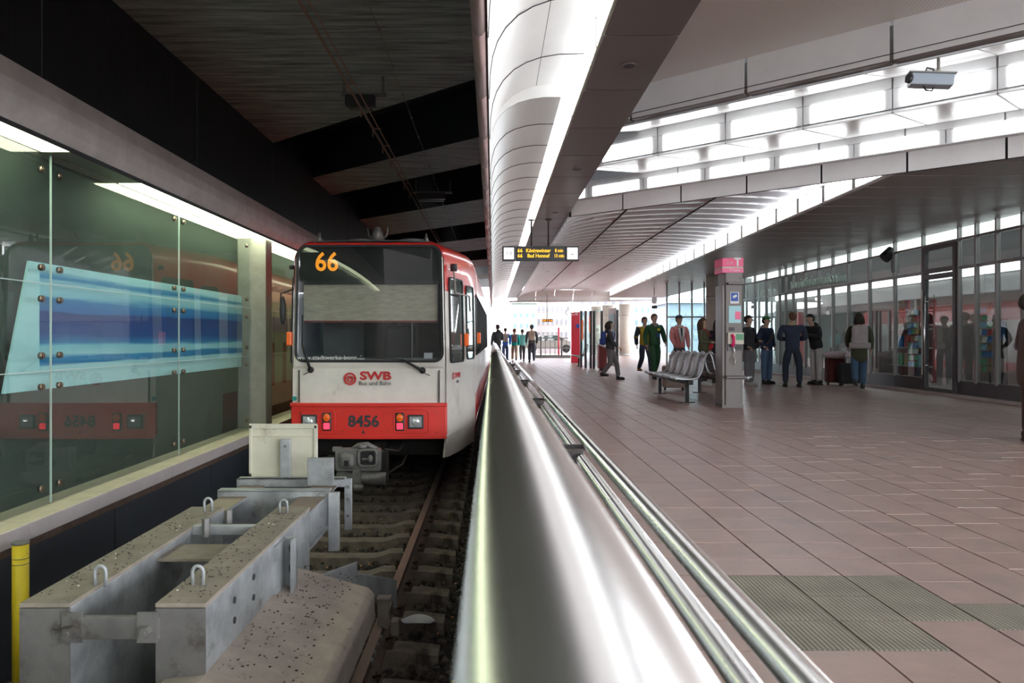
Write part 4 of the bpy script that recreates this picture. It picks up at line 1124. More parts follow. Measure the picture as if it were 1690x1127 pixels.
# ================================================================ OVERHEAD LINE
ow_=thing('overhead_line','pair of rusty overhead contact bars under the dark concrete ceiling','overhead line',(-1.6,10,3.9))
for xx,z in((-1.60,CH+2.76),(-1.535,CH+2.80),(-1.56,CH+2.72),(-1.50,CH+2.74)):
    b=MB(); b.tube([(xx,0,z),(xx+.02,20,z),(xx+.03,42,z)],.008,6); b.build('contact_bar',M['wire'],ow_)
for yy in [8.3+i*.9 for i in range(8)]:
    b=MB(); b.tube([(-1.61,yy,CH+2.70),(-1.61,yy,CH+2.82)],.01,6); b.box(-1.62,-1.50,yy-.015,yy+.015,CH+2.80,CH+2.815); b.build('bar_clamp',M['wire'],ow_)
for lb,(yy,x0,x1) in zip(('near insulator bracket under the dark ceiling holding the contact bars','far insulator bracket above the tram roof'),((9.2,-1.85,-1.42),(15.4,-1.6,-.95))):
    t=thing('line_hanger',lb,'bracket',(-1.6,yy,4.0))
    MB().box(x0+.05,x1-.02,yy-.06,yy+.06,4.02,4.15).build('insulator_block',M['dark'],t,bevel=.01)
    MB().box(x0,x1+.12,yy-.02,yy+.02,4.14,4.18).build('hanger_bar',M['couple'],t)
    MB().box(x0+.1,x1-.05,yy-.04,yy+.04,3.98,4.0).build('clamp_plate',M['stainless2'],t)
    for hx_ in(x0+.03,x1+.08):
        b=MB(); b.tube([(hx_,yy,4.16),(hx_,yy,4.4)],.015,8); b.build('hanger_rod',M['couple'],t)
cw=thing('cable_chain','thin clipped cable hanging in beads along the dark ceiling','cable',(-1.12,10,4.25))
b=MB(); b.tube([(-1.135,i*1.0,CH+3.08-.02*math.sin(i*math.pi/2)**2) for i in range(0,40)],.006,6); b.build('cable',M['wire2'],cw)
for i in range(3,22):
    b=MB(); b.ell((-1.135,i*1.0+.5,CH+3.07),(.018,.02,.018),8,6); b.build('cable_clip',M['wire2'],cw)

# ================================================================ RAILING
rl=thing('platform_railing','thick stainless handrail tube close to the camera with twin lower tubes on brackets','railing',(.04,7,0))
MB().tube([(.040,.02,1.018),(.040,15.4,1.018)],.060,64).build('handrail_tube',M['stainless'],rl)
b=MB(); b.ell((.040,15.4,1.018),(.06,.04,.06),24,10); b.build('tube_end_cap',M['stainless'],rl)
for z_,x_ in(): pass
b=MB(); b.tube([(.405,.35,.742),(.405,14.9,.742)],.0255,32); b.build('lower_tube',M['stainless'],rl)
b=MB(); b.tube([(.375,.35,.675),(.375,14.9,.675)],.0225,32); b.build('lower_tube',M['stainless'],rl)
for i in range(6):
    yy=3.20+i*2.46-.0
    if yy>15: break
    MB().box(.06,.385,yy-.005,yy+.005,.655,.735).build('bracket_web',M['framedark'],rl)
    MB().box(.06,.395,yy-.03,yy+.03,.712,.72).build('bracket_plate',M['stainless2'],rl)
    b=MB(); b.tube([(.04,yy,0),(.04,yy,.97)],.024,16); b.build('post',M['stainless'],rl)
    b=MB(); b.tube([(.04,yy,0),(.04,yy,.012)],.055,20); b.build('post_foot',M['stainless'],rl)
for i in range(3):
    yy=12.2+i*1.35
    MB().box(.06,.385,yy-.05,yy+.05,.64,.70).build('bracket_web',M['framedark'],rl)

# ================================================================ DISPLAY, CAMERA, LAMP
dp=thing('departure_display','black hanging departure display with amber text and two white end boxes','display',(.8,14,2.6))
Yd=14.0
def X(px,Y): return (px-CX)/F*Y
def Z(py,Y): return CH+(CY-py)/F*Y
MB().box(X(851,Yd),X(932,Yd),Yd-.08,Yd+.08,Z(431,Yd),Z(407,Yd)).build('housing',M['led_black'],dp,bevel=.006)
for a,c in((829,850.5),(933,955)):
    MB().box(X(a,Yd),X(c,Yd),Yd-.08,Yd+.08,Z(431,Yd),Z(407,Yd)).build('end_box',M['led_black'],dp,bevel=.006)
    MB().box(X(a+2.5,Yd),X(c-2.5,Yd),Yd-.086,Yd-.08,Z(428.5,Yd),Z(409.5,Yd)).build('end_box_face',M['signwhite'],dp)
def pt(px,py): return (X(px,Yd),Yd-.088,Z(py,Yd))
text('platform_mark','1|1',.10,M['textdark'],dp,pt(840,419))
text('clock_mark','-',.16,M['textdark'],dp,pt(944,419))
for row,py in((('66','Königswinter','8 min'),414.5),(('66','Bad Honnef','13 min'),423)):
    text('line_number',row[0],.095,M['yled'],dp,(X(858,Yd),Yd-.083,Z(py,Yd)),offset=.002)
    text('destination',row[1],.095,M['yled'],dp,(X(888,Yd),Yd-.083,Z(py,Yd)),offset=.002,sx=.9)
    text('minutes',row[2],.085,M['yled'],dp,(X(922,Yd),Yd-.083,Z(py,Yd)),offset=.002,sx=.8)
for px_ in(877,905):
    b=MB(); b.tube([(X(px_,Yd),Yd,Z(407,Yd)),(X(px_,Yd),Yd,3.37),(X(px_,Yd),Yd,3.372),(X(px_,Yd),Yd,3.386)],[.016,.016,.06,.06],12); b.build('hanger_rod',M['framedark'],dp)
b=MB()
for i in range(40): b.tube([(X(851+2.0*i,Yd),Yd,Z(407,Yd)),(X(851+2.0*i,Yd),Yd,Z(402,Yd))],.0025,4)
b.build('pigeon_spikes',M['stainless2'],dp,kind='stuff')

cc_=thing('security_camera','boxy blue-grey security camera on a short pole below the diagonal ceiling lamps','camera',tuple(P(1547,96,7.0)))
Yc=6.9; R=Matrix.Rotation(.12,3,'Y')@Matrix.Rotation(-.25,3,'Z')
pc=P(1536,134,Yc)
MB().cbox(pc,(.36,.14,.105),R=R).build('housing',pm('camera_blue_grey',(.46,.55,.64),.4),cc_,bevel=.012)
MB().cbox(pc+Vector((0,0,.058)),(.39,.16,.012),R=R).build('sun_shield',M['cabinl'],cc_)
b=MB(); b.tube([pc+Vector((-.18,0,.02)),pc+Vector((-.215,0,.025))],.04,14); b.build('lens',M['dark'],cc_)
b=MB(); b.tube([P(1549,95,Yc),P(1549,118,Yc)],.014,10); b.build('pole',M['column'],cc_)
b=MB(); b.ell(P(1548,122,Yc),(.04,.03,.04)); b.cbox(P(1546,125,Yc),(.08,.05,.04)); b.build('swivel_joint',M['cream'],cc_)
b=MB(); b.tube([P(1527,120,Yc),P(1530,112,Yc),P(1540,114,Yc),P(1545,126,Yc)],.008,6); b.tube([P(1523,140,Yc),P(1528,149,Yc),P(1538,150,Yc),P(1542,142,Yc)],.008,6); b.build('cable_loop',M['dark'],cc_)

sl_=thing('wall_spotlight','small black spotlight on an arm fixed to the shop front above the glass','spotlight',(9.2,18,2.9))
q=P(1466,420,17.6); 
b=MB(); b.tube([q+Vector((-.10,0,-.09)),q+Vector((.10,0,.09))],[.13,.13],16); b.build('lamp_head',M['black'],sl_)
b=MB(); b.tube([q,q+Vector((.2,0,-.02)),(9.24,17.34,q.z-.05)],.02,8); b.cbox((9.24,17.34,q.z-.2),(.05,.06,.5)); b.build('arm',M['framedark'],sl_)

# lettering over the shop entrance
tl=thing('shop_lettering','raised pale green word touristinformation above the shop entrance','sign',(9.2,21.4,2.75))
text('letters','touristinformation',.40,pm('letter_green',(.70,.95,.85),.5),tl,(9.16,21.55,2.80),rot=(math.pi/2,0,-math.pi/2),extrude=.012,sx=1.05,offset=.006)
for z in(2.66,): MB().box(9.17,9.26,19.6,23.4,z,z+.012).build('letter_rail',M['frame'],tl)

# ================================================================ SHOP STOCK
def cols_mat(name,c): 
    return MATS[name] if name in MATS else pm(name,c,.5)
rc=random.Random(11)
pal=[('card_white',(.7,.68,.62)),('card_blue',(.05,.18,.45)),('card_red',(.5,.05,.05)),('card_brown',(.35,.2,.1)),('card_green',(.1,.35,.18)),('card_sky',(.3,.5,.65))]
def card_rack(x,y,label,h=1.9,w=.5):
    t=thing('postcard_rack',label,'postcard rack',(x,y,0))
    b=MB(); b.tube([(x,y,0),(x,y,h)],.02,8); b.tube([(x,y,0),(x,y,.03)],.25,16); b.build('stand',M['framedark'],t)
    for k in range(9):
        for j in range(3):
            nm_,c=rc.choice(pal); xx=x-.12; yy=y-w/2+w*(j+.5)/3; zz=.55+k*(h-.55)/9
            MB().cbox((xx,yy,zz),(.012,w/3*.85,(h-.55)/9*.8),R=Matrix.Rotation(.15,3,'Y')).build('postcard',cols_mat(nm_,c),t)
card_rack(10.2,15.4,'tall postcard rack standing right behind the glass shop door')
card_rack(10.3,18.2,'postcard rack behind the glass left of the shop door',1.95,.45)
for i,(y,lb) in enumerate(((20.6,'red and white leaflet shelf seen through the shop entrance'),(14.2,'low shelf with books behind the narrow pane right of the door'))):
    t=thing('leaflet_shelf',lb,'shelf',(11.5,y,0))
    MB().box(11.6,11.7,y-.8,y+.8,0,2.2).build('back_board',M['darkred'],t)
    for k in range(4):
        MB().box(11.3,11.6,y-.8,y+.8,.4+k*.5,.43+k*.5).build('shelf_board',M['cabinl'],t)
        for j in range(5):
            nm_,c=rc.choice(pal); MB().box(11.34,11.40,y-.7+j*.3,y-.5+j*.3,.43+k*.5,.75+k*.5).build('leaflet',cols_mat(nm_,c),t)
t=thing('shop_counter','long red shop counter deep inside behind the glass','counter',(11,12,0))
MB().box(11.2,11.8,9,13.4,.0,.95).build('counter_body',M['darkred'],t,bevel=.01); MB().box(11.15,11.85,8.95,13.45,.95,1.0).build('counter_top',M['greyf'],t,bevel=.01)
t=thing('info_poster','dark blue poster with white panel leaning behind the narrow pane','poster',(9.6,14.0,.4))
MB().box(9.55,9.57,13.95,14.3,.0,1.55).build('board',M['led_black'],t); MB().box(9.54,9.55,13.99,14.26,1.15,1.5).build('print',cols_mat('card_blue',(0,0,1)),t); MB().box(9.54,9.55,13.99,14.26,.55,.8).build('print',cols_mat('card_white',(1,1,1)),t)

# ================================================================ TELEPHONE PILLAR
ph=thing('telephone_pillar','brushed steel public telephone pillar with magenta top','telephone',(X(1211,12.7),12.7,0))
Yp=12.7; xa,xb=X(1197,Yp),X(1226,Yp); za=0
b=MB(); b.box(xa,xb,Yp,Yp+.42,0,Z(427,Yp)); b.build('steel_body',M['stainless2'],ph,bevel=.015)
MB().box(xa-.05,xa,Yp+.02,Yp+.40,.02,Z(470,Yp)).build('side_panel',M['stainless2'],ph,bevel=.008)
MB().box(xa-.055,xb+.008,Yp-.012,Yp+.43,Z(440,Yp),Z(426,Yp)).build('top_band',M['magenta'],ph,bevel=.004)
MB().box(xa-.055,xb+.008,Yp-.012,Yp+.43,Z(450,Yp),Z(442.5,Yp)).build('pink_band',M['pinkp'],ph,bevel=.003)
MB().box(xa-.05,xb+.003,Yp-.008,Yp+.42,Z(442.5,Yp),Z(440,Yp)).build('white_band',M['cream'],ph)
text('logo_letter','T',.19,M['textwhite'],ph,(X(1217,Yp),Yp-.014,Z(433,Yp)),offset=.006)
for px_ in(1201,1207): MB().cbox((X(px_,Yp),Yp-.014,Z(433.5,Yp)),(.022,.006,.022)).build('logo_dot',M['textwhite'],ph)
text('band_text','T-Punkt',.055,M['textwhite'],ph,(X(1212,Yp),Yp-.014,Z(446,Yp)))
MB().box(xa+.02,xb,Yp-.10,Yp,Z(470,Yp),Z(466,Yp)).build('hood',M['stainless2'],ph,bevel=.01)
b=MB(); b.tube([(X(1221,Yp),Yp-.012,Z(459,Yp)),(X(1221,Yp),Yp,Z(459,Yp))],.012,8); b.build('lock',M['dark'],ph)
def pn(n_,a,c,t_,bt,m_,d=.01): return MB().box(X(a,Yp),X(c,Yp),Yp-d,Yp,Z(bt,Yp),Z(t_,Yp)).build(n_,m_,ph,bevel=.002)
pn('pictogram_plate',1205,1219.5,482,501,M['textwhite']); pn('pictogram_field',1206,1218,483,497,M['blue'],.013)
MB().cbox((X(1212.5,Yp),Yp-.016,Z(489,Yp)),(.07,.004,.04),R=Matrix.Rotation(-.5,3,'Y')).build('pictogram_handset',M['textwhite'],ph)
pn('notice_sheet',1202.5,1222.5,504.5,533,M['lightblue']); pn('notice_patch',1213,1222,514,527,M['magenta'],.013)
pn('telephone_unit',1200,1226,549,568,M['cream'],.05)
pn('keypad',1213,1225,551,561,cols_mat('card_green',(0,1,0)),.054); pn('coin_slot',1203,1212,540,546,M['dark'],.012); pn('card_slot',1213,1224,570,577,M['dark'],.03)
pn('lower_bezel',1200,1226,568,579,M['framedark'],.02)
b=MB(); hx=X(1208,Yp); b.tube([(hx-.02,Yp-.07,Z(553,Yp)),(hx,Yp-.10,Z(556,Yp)),(hx,Yp-.10,Z(567,Yp)),(hx-.015,Yp-.07,Z(571,Yp))],[.03,.022,.022,.03],10); b.build('handset',M['magenta'],ph)
b=MB(); b.tube([(hx,Yp-.09,Z(571,Yp)),(hx+.03,Yp-.06,Z(582,Yp)),(hx-.03,Yp-.05,Z(594,Yp)),(hx+.02,Yp-.05,Z(602,Yp)),(hx+.05,Yp-.04,Z(594,Yp)),(hx+.01,Yp-.02,Z(588,Yp))],.008,8); b.build('cord',M['stainless'],ph)
MB().box(xa-.02,xb+.03,Yp-.14,Yp+.0,Z(624,Yp),Z(620,Yp)).build('shelf',M['stainless2'],ph,bevel=.01)
MB().box(xa-.05,xb+.005,Yp-.006,Yp+.42,0,.05).build('base_plinth',M['stainless2'],ph)

# ================================================================ BENCHES
def seat_bench(label,x,ys_,face,name='mesh_seat_bench'):
    """row of seats along Y; face=-1 looks towards the tram"""
    yc=sum(ys_)/len(ys_)
    t=thing(name,label,'bench',(x,yc,0))
    y0,y1=min(ys_)-.28,max(ys_)+.28
    MB().box(x-.05,x+.05,y0,y1,.34,.42).build('beam',M['black'],t,bevel=.008)
    for yy in(y0+.25,y1-.25):
        MB().box(x-.03,x+.03,yy-.03,yy+.03,0,.35).build('leg',M['black'],t,bevel=.004)
        MB().box(x-.14,x+.14,yy-.04,yy+.04,0,.012).build('foot_plate',M['black'],t)
    prof=[(.30,.455),(.24,.44),(.10,.425),(-.06,.425),(-.15,.45),(-.20,.52),(-.235,.62),(-.26,.74),(-.29,.84),(-.33,.90)]
    for yy in ys_:
        w=.205; b=MB()
        K=len(prof)
        cs=[(u,.02*(1-(u/w)**2)) for u in(-w,-w*.5,0,w*.5,w)]
        vs=[(x+face*p[0],yy+u,p[1]-c_) for p in prof for u,c_ in cs]
        b.add(vs,[(k*5+q,k*5+q+1,k*5+q+6,k*5+q+5) for k in range(K-1) for q in range(4)],0,True)
        st=b.build('seat',M['seatsheet'],t,solid=.008)
        for s_ in(-1,1):
            b=MB(); b.tube([(x+face*(p[0]+.0),yy+s_*w,p[1]+.012) for p in prof],.021,8); b.build('seat_rim',M['meshseat'],st)
        for k in range(1,K,2):
            b=MB(); b.tube([(x+face*prof[k][0],yy-w,prof[k][1]-.008),(x+face*prof[k][0],yy,prof[k][1]-.026),(x+face*prof[k][0],yy+w,prof[k][1]-.008)],.009,6); b.build('seat_cross_bar',M['meshseat'],st)
        b=MB()
        b.box(x-.04,x+.04,yy-.12,yy+.12,.41,.425)
        b.build('seat_bracket',M['meshseat'],st)
    return t
seat_bench('row of metal wire seats on a black beam, facing the tram',3.55,[13.75+.54*i for i in range(5)],-1)
seat_bench('back row of metal wire seats partly behind the telephone pillar',4.46,[14.0+.54*i for i in range(5)],1)
seat_bench('small grey seat bench in front of the distant red pillar',X(957,31),[30.8,31.35],-1)

# ================================================================ FAR END OF THE HALL
t=thing('red_ticket_pillar','tall red pillar with a small blue pictogram beside the shelter','pillar',(X(950,35.5),35.5,0))
MB().box(X(943,35.5),X(958,35.5),35.5,35.9,0,Z(515,35.5)).build('body',M['red'],t,bevel=.02)
MB().box(X(951,35.5),X(956,35.5),35.47,35.5,Z(541,35.5),Z(535,35.5)).build('pictogram',M['blue'],t)
text('pillar_mark','DB',.22,M['textwhite'],t,(X(949,35.5),35.49,Z(518,35.5)))
t=thing('wall_clock','round white station clock on a short arm near the red pillar','clock',(X(938,34),34,Z(516,34)))
b=MB(); b.tube([(X(938,34),34,Z(516,34)),(X(938,34),34.1,Z(516,34))],.11,20); b.build('face',M['signwhite'],t)
b=MB(); pts=[(X(938,34)+.115*math.cos(a),33.99,Z(516,34)+.115*math.sin(a)) for a in [i*math.pi/10 for i in range(21)]]; b.tube(pts,.014,6,cap=False); b.tube([(X(938,34),34.05,Z(512,34)),(X(938,34),34.05,Z(505,34))],.02,6); b.build('rim',M['dark'],t)
# glass shelter
sh=thing('glass_shelter','glass waiting shelter with grey posts and an orange notice, right of the red pillar','shelter',(X(985,28),28.5,0))
for px_,Ys in((959,30),(966.5,29.6),(975,29),(980,28.6),(993,27.6),(1018.5,25.4)):
    MB().box(X(px_,Ys)-.045,X(px_,Ys)+.045,Ys-.05,Ys+.05,0,Z(513 if px_<1000 else 511,Ys)).build('post',M['framedark'],sh,bevel=.006)
def gp(a,ya,c,yb,z0,z1,m='glassS',n_='pane'):
    x0,x1=X(a,ya),X(c,yb); b=MB(); b.hexa([(x0,ya,z0),(x1,yb,z0),(x1,yb+.015,z0),(x0,ya+.015,z0)],[(x0,ya,z1),(x1,yb,z1),(x1,yb+.015,z1),(x0,ya+.015,z1)]); return b.build(n_,M[m],sh)
gp(960,30,966,29.6,.3,2.2); gp(967,29.5,975,29,.1,2.2); gp(980.5,28.6,992.5,27.6,.1,2.25)
gp(1004,26.4,1017,25.5,.2,2.2,'signwhite' if False else 'greyf','poster_case')
gp(959.8,29.8,962.5,29.7,1.1,1.9,'orange','orange_notice'); gp(972,29,974,28.9,1.4,2.0,'orange','orange_notice')
gp(1005,26.2,1014,25.6,1.3,2.0,'lightblue','poster_print')
MB().box(X(959,30),X(1019,26),25.4,30,2.3,2.36).build('roof_panel',M['whitem'],sh) if False else None
t=thing('litter_bin','dark red litter bin beside the glass shelter','litter bin',(X(994,28),27.2,0))
b=MB(); x0,x1=X(987.5,27),X(1001,27); b.hexa([(x0,26.9,.08),(x1,26.9,.08),(x1,27.3,.08),(x0,27.3,.08)],[(x0,26.85,.92),(x1,26.85,.78),(x1,27.3,.78),(x0,27.3,.92)]); b.build('body',M['darkred'],t,bevel=.02)
MB().hexa([(x0-.02,26.83,.93),(x1+.02,26.83,.79),(x1+.02,27.32,.79),(x0-.02,27.32,.93)],[(x0-.02,26.83,.97),(x1+.02,26.83,.83),(x1+.02,27.32,.83),(x0-.02,27.32,.97)]).build('lid',M['greyf'],t)
MB().box(x0+.05,x1-.05,26.95,27.25,0,.08).build('foot',M['dark'],t)
# round columns
def rcol(px,Y,r_,label,zt_=3.4,col='pillar'):
    xx=X(px,Y); t=thing('round_column',label,'column',(xx,Y,0))
    b=MB(); b.tube([(xx,Y,0),(xx,Y,zt_)],r_,32); b.build('shaft',M[col],t)
    b=MB(); b.tube([(xx,Y,0),(xx,Y,.12)],r_+.01,32); b.build('base_ring',M['cabinl'],t)
    b=MB(); b.tube([(xx,Y,zt_-.75),(xx,Y,zt_-.72)],r_+.012,32); b.build('joint_ring',M['cabinl'],t)
rcol(1031,50,.37,'pale round concrete column behind the glass shelter, its foot visible')
rcol(1003,52,.38,'pale round column half hidden behind the shelter glass')
rcol(984,54,.36,'slim pale column directly right of the red pillar')
rcol(1182,27,.36,'thick grey round column between glazed wall and telephone pillar')
# fence and buildings outside
fe=thing('platform_fence','low dark railing with uprights across the far end of the platform','fence',(3.2,44,0))
for px_ in(884,892.5,900,908,916,927,935,943):
    b=MB(); b.tube([(X(px_,44),44,0),(X(px_,44),44,Z(558,44))],.05 if px_ in(892.5,927) else .02,6); b.build('upright',M['framedark'],fe)
for z in(.12,Z(558,44)-.02,.55): MB().box(X(884,44),X(945,44),43.97,44.03,z,z+.05).build('fence_rail',M['frame'],fe)
MB().box(X(880,44),X(945,44),43.9,44.2,0,.12).build('kerb',M['concrete'],fe)
rp_=thing('red_post','thin red post standing behind the far fence','post',(X(922,46),46,0))
MB().tube([(X(922,46),46,0),(X(922,46),46,Z(541,46))],.05,8).build('shaft',M['red'],rp_)
sg=thing('orange_sign','small dark sign with orange lettering hanging at the far platform end','sign',(X(904,40),40,Z(532,40)))
MB().box(X(895,40),X(912,40),40,40.08,Z(531,40),Z(526.5,40)).build('housing',M['led_black'],sg)
text('sign_text','Hbf 3 min',.15,M['orled'],sg,(X(903.5,40),39.98,Z(528.8,40)),offset=.004)
MB().tube([(X(903,40),40.04,Z(526.5,40)),(X(903,40),40.04,3.6)],.02,6).build('hanger',M['frame'],sg)
bc=thing('hanging_direction_sign','small dark hanging direction signs seen against the bright outdoors','sign',(X(1080,33),33,Z(505,33)))
MB().box(X(1076,33),X(1084,33),33,33.05,Z(501,33),Z(490,33)).build('panel',M['greyf'],bc); MB().box(X(1075.5,33),X(1084.5,33),33,33.05,Z(509,33),Z(504,33)).build('panel',M['led_black'],bc)
MB().tube([(X(1080,33),33.02,Z(504,33)),(X(1080,33),33.02,3.4)],.02,6).build('hanger',M['frame'],bc)
def bldg(px0,px1,Y,pyt,label,col,win,rows_,cols_,dep=6):
    t=thing('building',label,'building',(X((px0+px1)/2,Y),Y,-1.4))
    x0,x1=X(px0,Y),X(px1,Y); zt_=Z(pyt,Y)
    MB().box(x0,x1,Y,Y+dep,-1.4,zt_).build('wall',col,t)
    MB().box(x0-.3,x1+.3,Y-.3,Y+dep,zt_,zt_+.4).build('roof',M['greyf'],t)
    for r_ in range(rows_):
        for c_ in range(cols_):
            wx=x0+(x1-x0)*(c_+.5)/cols_; wz=.8+(zt_-1.5)*(r_+.5)/rows_; ww=(x1-x0)/cols_*.5; wh=(zt_-1.5)/rows_*.5
            f=MB().box(wx-ww/2,wx+ww/2,Y-.06,Y,wz-wh/2,wz+wh/2).build('window_frame',M['column'],t); MB().box(wx-ww*.42,wx+ww*.42,Y-.08,Y-.06,wz-wh*.42,wz+wh*.42).build('window_pane',win,f)
wn1=pm('far_pane_blue',(.09,.14,.19),.3); wn2=pm('far_pane_grey',(.11,.11,.13),.3)
bldg(845,885,75,500,'pale greenish building far behind the walking group',pm('far_green',(0.205,0.224,0.205),.8),wn1,3,4)
bldg(886,938,82,488,'long pale pinkish building with window rows behind the fence',pm('far_pink',(0.244,0.205,0.205),.8),wn2,3,7)
bldg(1045,1105,78,470,'pale building with rows of windows behind the man in green overalls',pm('far_white',(0.247,0.244,0.251),.8),wn1,4,6)
bldg(1105,1180,66,500,'bluish building seen through the far glazed wall',pm('far_blue',(0.149,0.172,0.205),.8),wn1,3,6)
bldg(955,1044,90,480,'tall white building far behind the glass shelter',pm('far_cream',(0.257,0.257,0.251),.8),wn2,4,7)
def car(px,Y,label,col):
    xx=X(px,Y); t=thing('car',label,'car',(xx,Y,-.1))
    b=MB(); pr=[(-2.1,.35),(-2.15,.7),(-1.9,.85),(-1.2,.92),(-.7,1.38),(.7,1.42),(1.4,.98),(2.05,.85),(2.15,.5),(2.1,.3)]
    b.prism(pr,lambda p,a:(xx+p[0],a,p[1]),Y-.85,Y+.85); b.build('car_body',col,t,bevel=.05)
    b=MB(); b.prism([(-1.05,.95),(-.66,1.32),(.66,1.35),(1.2,.98)],lambda p,a:(xx+p[0],a,p[1]),Y-.86,Y+.86); b.build('car_glass',M['darkglass'],t)
    for dx in(-1.3,1.35):
        b=MB(); b.tube([(xx+dx,Y-.88,.32),(xx+dx,Y-.65,.32)],.32,16); b.build('wheel',M['black'],t)
car(905,60,'silver car parked behind the far fence',M['column'])

# ================================================================ PEOPLE
SKIN=[]
def cmat(name,c,rough=.85): return MATS[name] if name in MATS else pm(name,c,rough,var=.12,scale=6,bump=.2,bscale=30)
def skinmesh(name,verts,edges,rad,mats,parent,root=(0,),sub=1,label=None):
    me=bpy.data.meshes.new(name); me.from_pydata([tuple(v) for v in verts],edges,[]); 
    if not isinstance(mats,(list,tuple)): mats=[mats]
    for m_ in mats: me.materials.append(m_)
    o=bpy.data.objects.new(name,me); COL.objects.link(o); o.parent=parent
    ORG[o.name]=Vector((0,0,0))
    md=o.modifiers.new('skin','SKIN'); md.use_smooth_shade=True; md.branch_smoothing=.6
    if not me.skin_vertices:
        bm_=bmesh.new(); bm_.from_mesh(me); bm_.verts.layers.skin.verify(); bm_.to_mesh(me); bm_.free()
    sk=me.skin_vertices[0].data
    for i,r_ in enumerate(rad):
        sk[i].radius=r_ if isinstance(r_,tuple) else (r_,r_); sk[i].use_root=(i in root)
    ms=o.modifiers.new('sub','SUBSURF'); ms.levels=sub; ms.render_levels=sub
    if label: o['label']=label
    SKIN.append(o); return o
def person(label,px,Y,H,rz,top,legs,shoe=(.03,.03,.03),hair=(.03,.02,.015),hairlen=0,pose='stand',arms='down',lean=0,bag=None,cap=None,z0=0,xoff=0,collar=None,hood=None,coat=False,group=None,look=0,build_=1.0,sleeve=None,xabs=None):
    s=H/1.76
    t=thing('person',label,'person',((xabs if xabs is not None else X(px,Y))+xoff,Y,z0),rz=rz,local=True,group=group)
    # joints, facing -Y
    def V(x,y,z): 
        z_=z; 
        # lean about hip
        if z>.95 and lean: 
            dy=(z-.95)*math.sin(lean); z_=.95+(z-.95)*math.cos(lean); return Vector((x,y-dy+( -y*0),z_))*s
        return Vector((x,y,z_))*s
    st={'stand':((-.10,.0,.0,0),(.10,.0,.0,0)),'walk':((-.09,-.26,.0,-.06),(.09,.24,.10,-.10)),'walk2':((-.09,.22,.10,-.12),(.09,-.24,.0,-.06)),'wide':((-.15,.02,0,0),(.15,-.03,0,0))}[pose]
    hips=[V(-.09,0,.93),V(.09,0,.93)]
    knees=[];ank=[]
    for i,(fx,fy,fz,kb) in enumerate(st):
        kx=fx*1.02; ky=fy*.5+kb*.9-.01; knees.append(V(kx,ky,.50)); ank.append(V(fx,fy,.09+fz))
    sh=[V(-.185*build_,0,1.43),V(.185*build_,0,1.43)]
    A={'down':((-.25,.03,1.14),(-.24,-.06,.90)),'pocket':((-.29,.05,1.14),(-.20,-.08,.98)),'front':((-.25,-.02,1.15),(-.08,-.24,1.12)),'swing':((-.24,.10,1.15),(-.25,.04,.92)),'swingf':((-.24,-.06,1.15),(-.22,-.24,.98)),'phone':((-.24,-.06,1.15),(-.06,-.28,1.22))}
    if isinstance(arms,str): arms=(arms,arms)
    el=[];wr_=[]
    for i,sg_ in enumerate((-1,1)):
        e,w=A[arms[i]]; el.append(V(-e[0]*sg_*-1*1 if False else sg_*abs(e[0])*build_,e[1],e[2])); wr_.append(V(sg_*abs(w[0])*build_,w[1],w[2]))
    neck=V(0,.01,1.50); hb=V(0,-.005,1.57); hc_=V(0,-.01,1.65); ht=V(0,.0,1.705)
    pel=V(0,0,.95); sp_=V(0,0,1.12); ch=V(0,.0,1.32)
    vs=[pel,sp_,ch,neck,hb,hc_,ht]; ed=[(0,1),(1,2),(2,3),(3,4),(4,5),(5,6)]
    rd=[(.095,.07),(.10,.075),(.13,.09),(.052,.052),(.064,.074),(.076,.092),(.058,.068)]
    for i in range(2):
        b0=len(vs); vs+=[sh[i],el[i],wr_[i]]; ed+=[(2,b0),(b0,b0+1),(b0+1,b0+2)]; rd+=[.052,.038,.026]
        d=(wr_[i]-el[i]).normalized(); pm_=wr_[i]+d*.06*s; vs.append(pm_); ed.append((b0+2,b0+3)); rd.append((.034,.022))
    for i in range(2):
        b0=len(vs); vs+=[hips[i],knees[i],ank[i]]; ed+=[(0,b0),(b0,b0+1),(b0+1,b0+2)]; rd+=[.065,.05,.036]
    roots=[0]
    # fingers and thumb
    for i in range(2):
        d=(wr_[i]-el[i]).normalized(); sg_=(-1,1)[i]; side=Vector((0,1,0))-d*d.y; side.normalize(); inn=Vector((-sg_,0,0))
        for k,(o_,L) in enumerate(((-.027,.062),(-.009,.072),(.009,.067),(.026,.052))):
            base=wr_[i]+d*.075*s+side*o_*s; m1=base+d*L*.55*s+inn*.006; m2=base+d*L*s+inn*.022*s
            b0=len(vs); vs+=[base,m1,m2]; ed+=[(b0,b0+1),(b0+1,b0+2)]; rd+=[.009,.0085,.007]; roots.append(b0)
        base=wr_[i]+d*.035*s-side*.025*s; b0=len(vs); vs+=[base,base+d*.03*s-side*.025*s+inn*.01,base+d*.058*s-side*.03*s+inn*.02]; ed+=[(b0,b0+1),(b0+1,b0+2)]; rd+=[.011,.010,.008]; roots.append(b0)
    rd=[(r_[0]*s,r_[1]*s) if isinstance(r_,tuple) else r_*s for r_ in rd]
    skinmesh('body',vs,ed,rd,M['skin'],t,root=tuple(roots),sub=2)
    # face
    def HV(x,y,z): return V(x,y,z)
    b=MB()
    for sg_ in(-1,1): b.ell(HV(sg_*.030,-.090,1.652),(.011,.007,.007),8,6)
    b.build('eyes',M['textdark'],t)
    b=MB(); b.tube([HV(0,-.095,1.665),HV(0,-.118,1.628),HV(0,-.098,1.618)],[.010*s,.016*s,.013*s],8); 
    for sg_ in(-1,1): b.ell(HV(sg_*.078,.0,1.64),(.010,.020,.03),8,6)
    b.build('nose_and_ears',M['skin'],t)
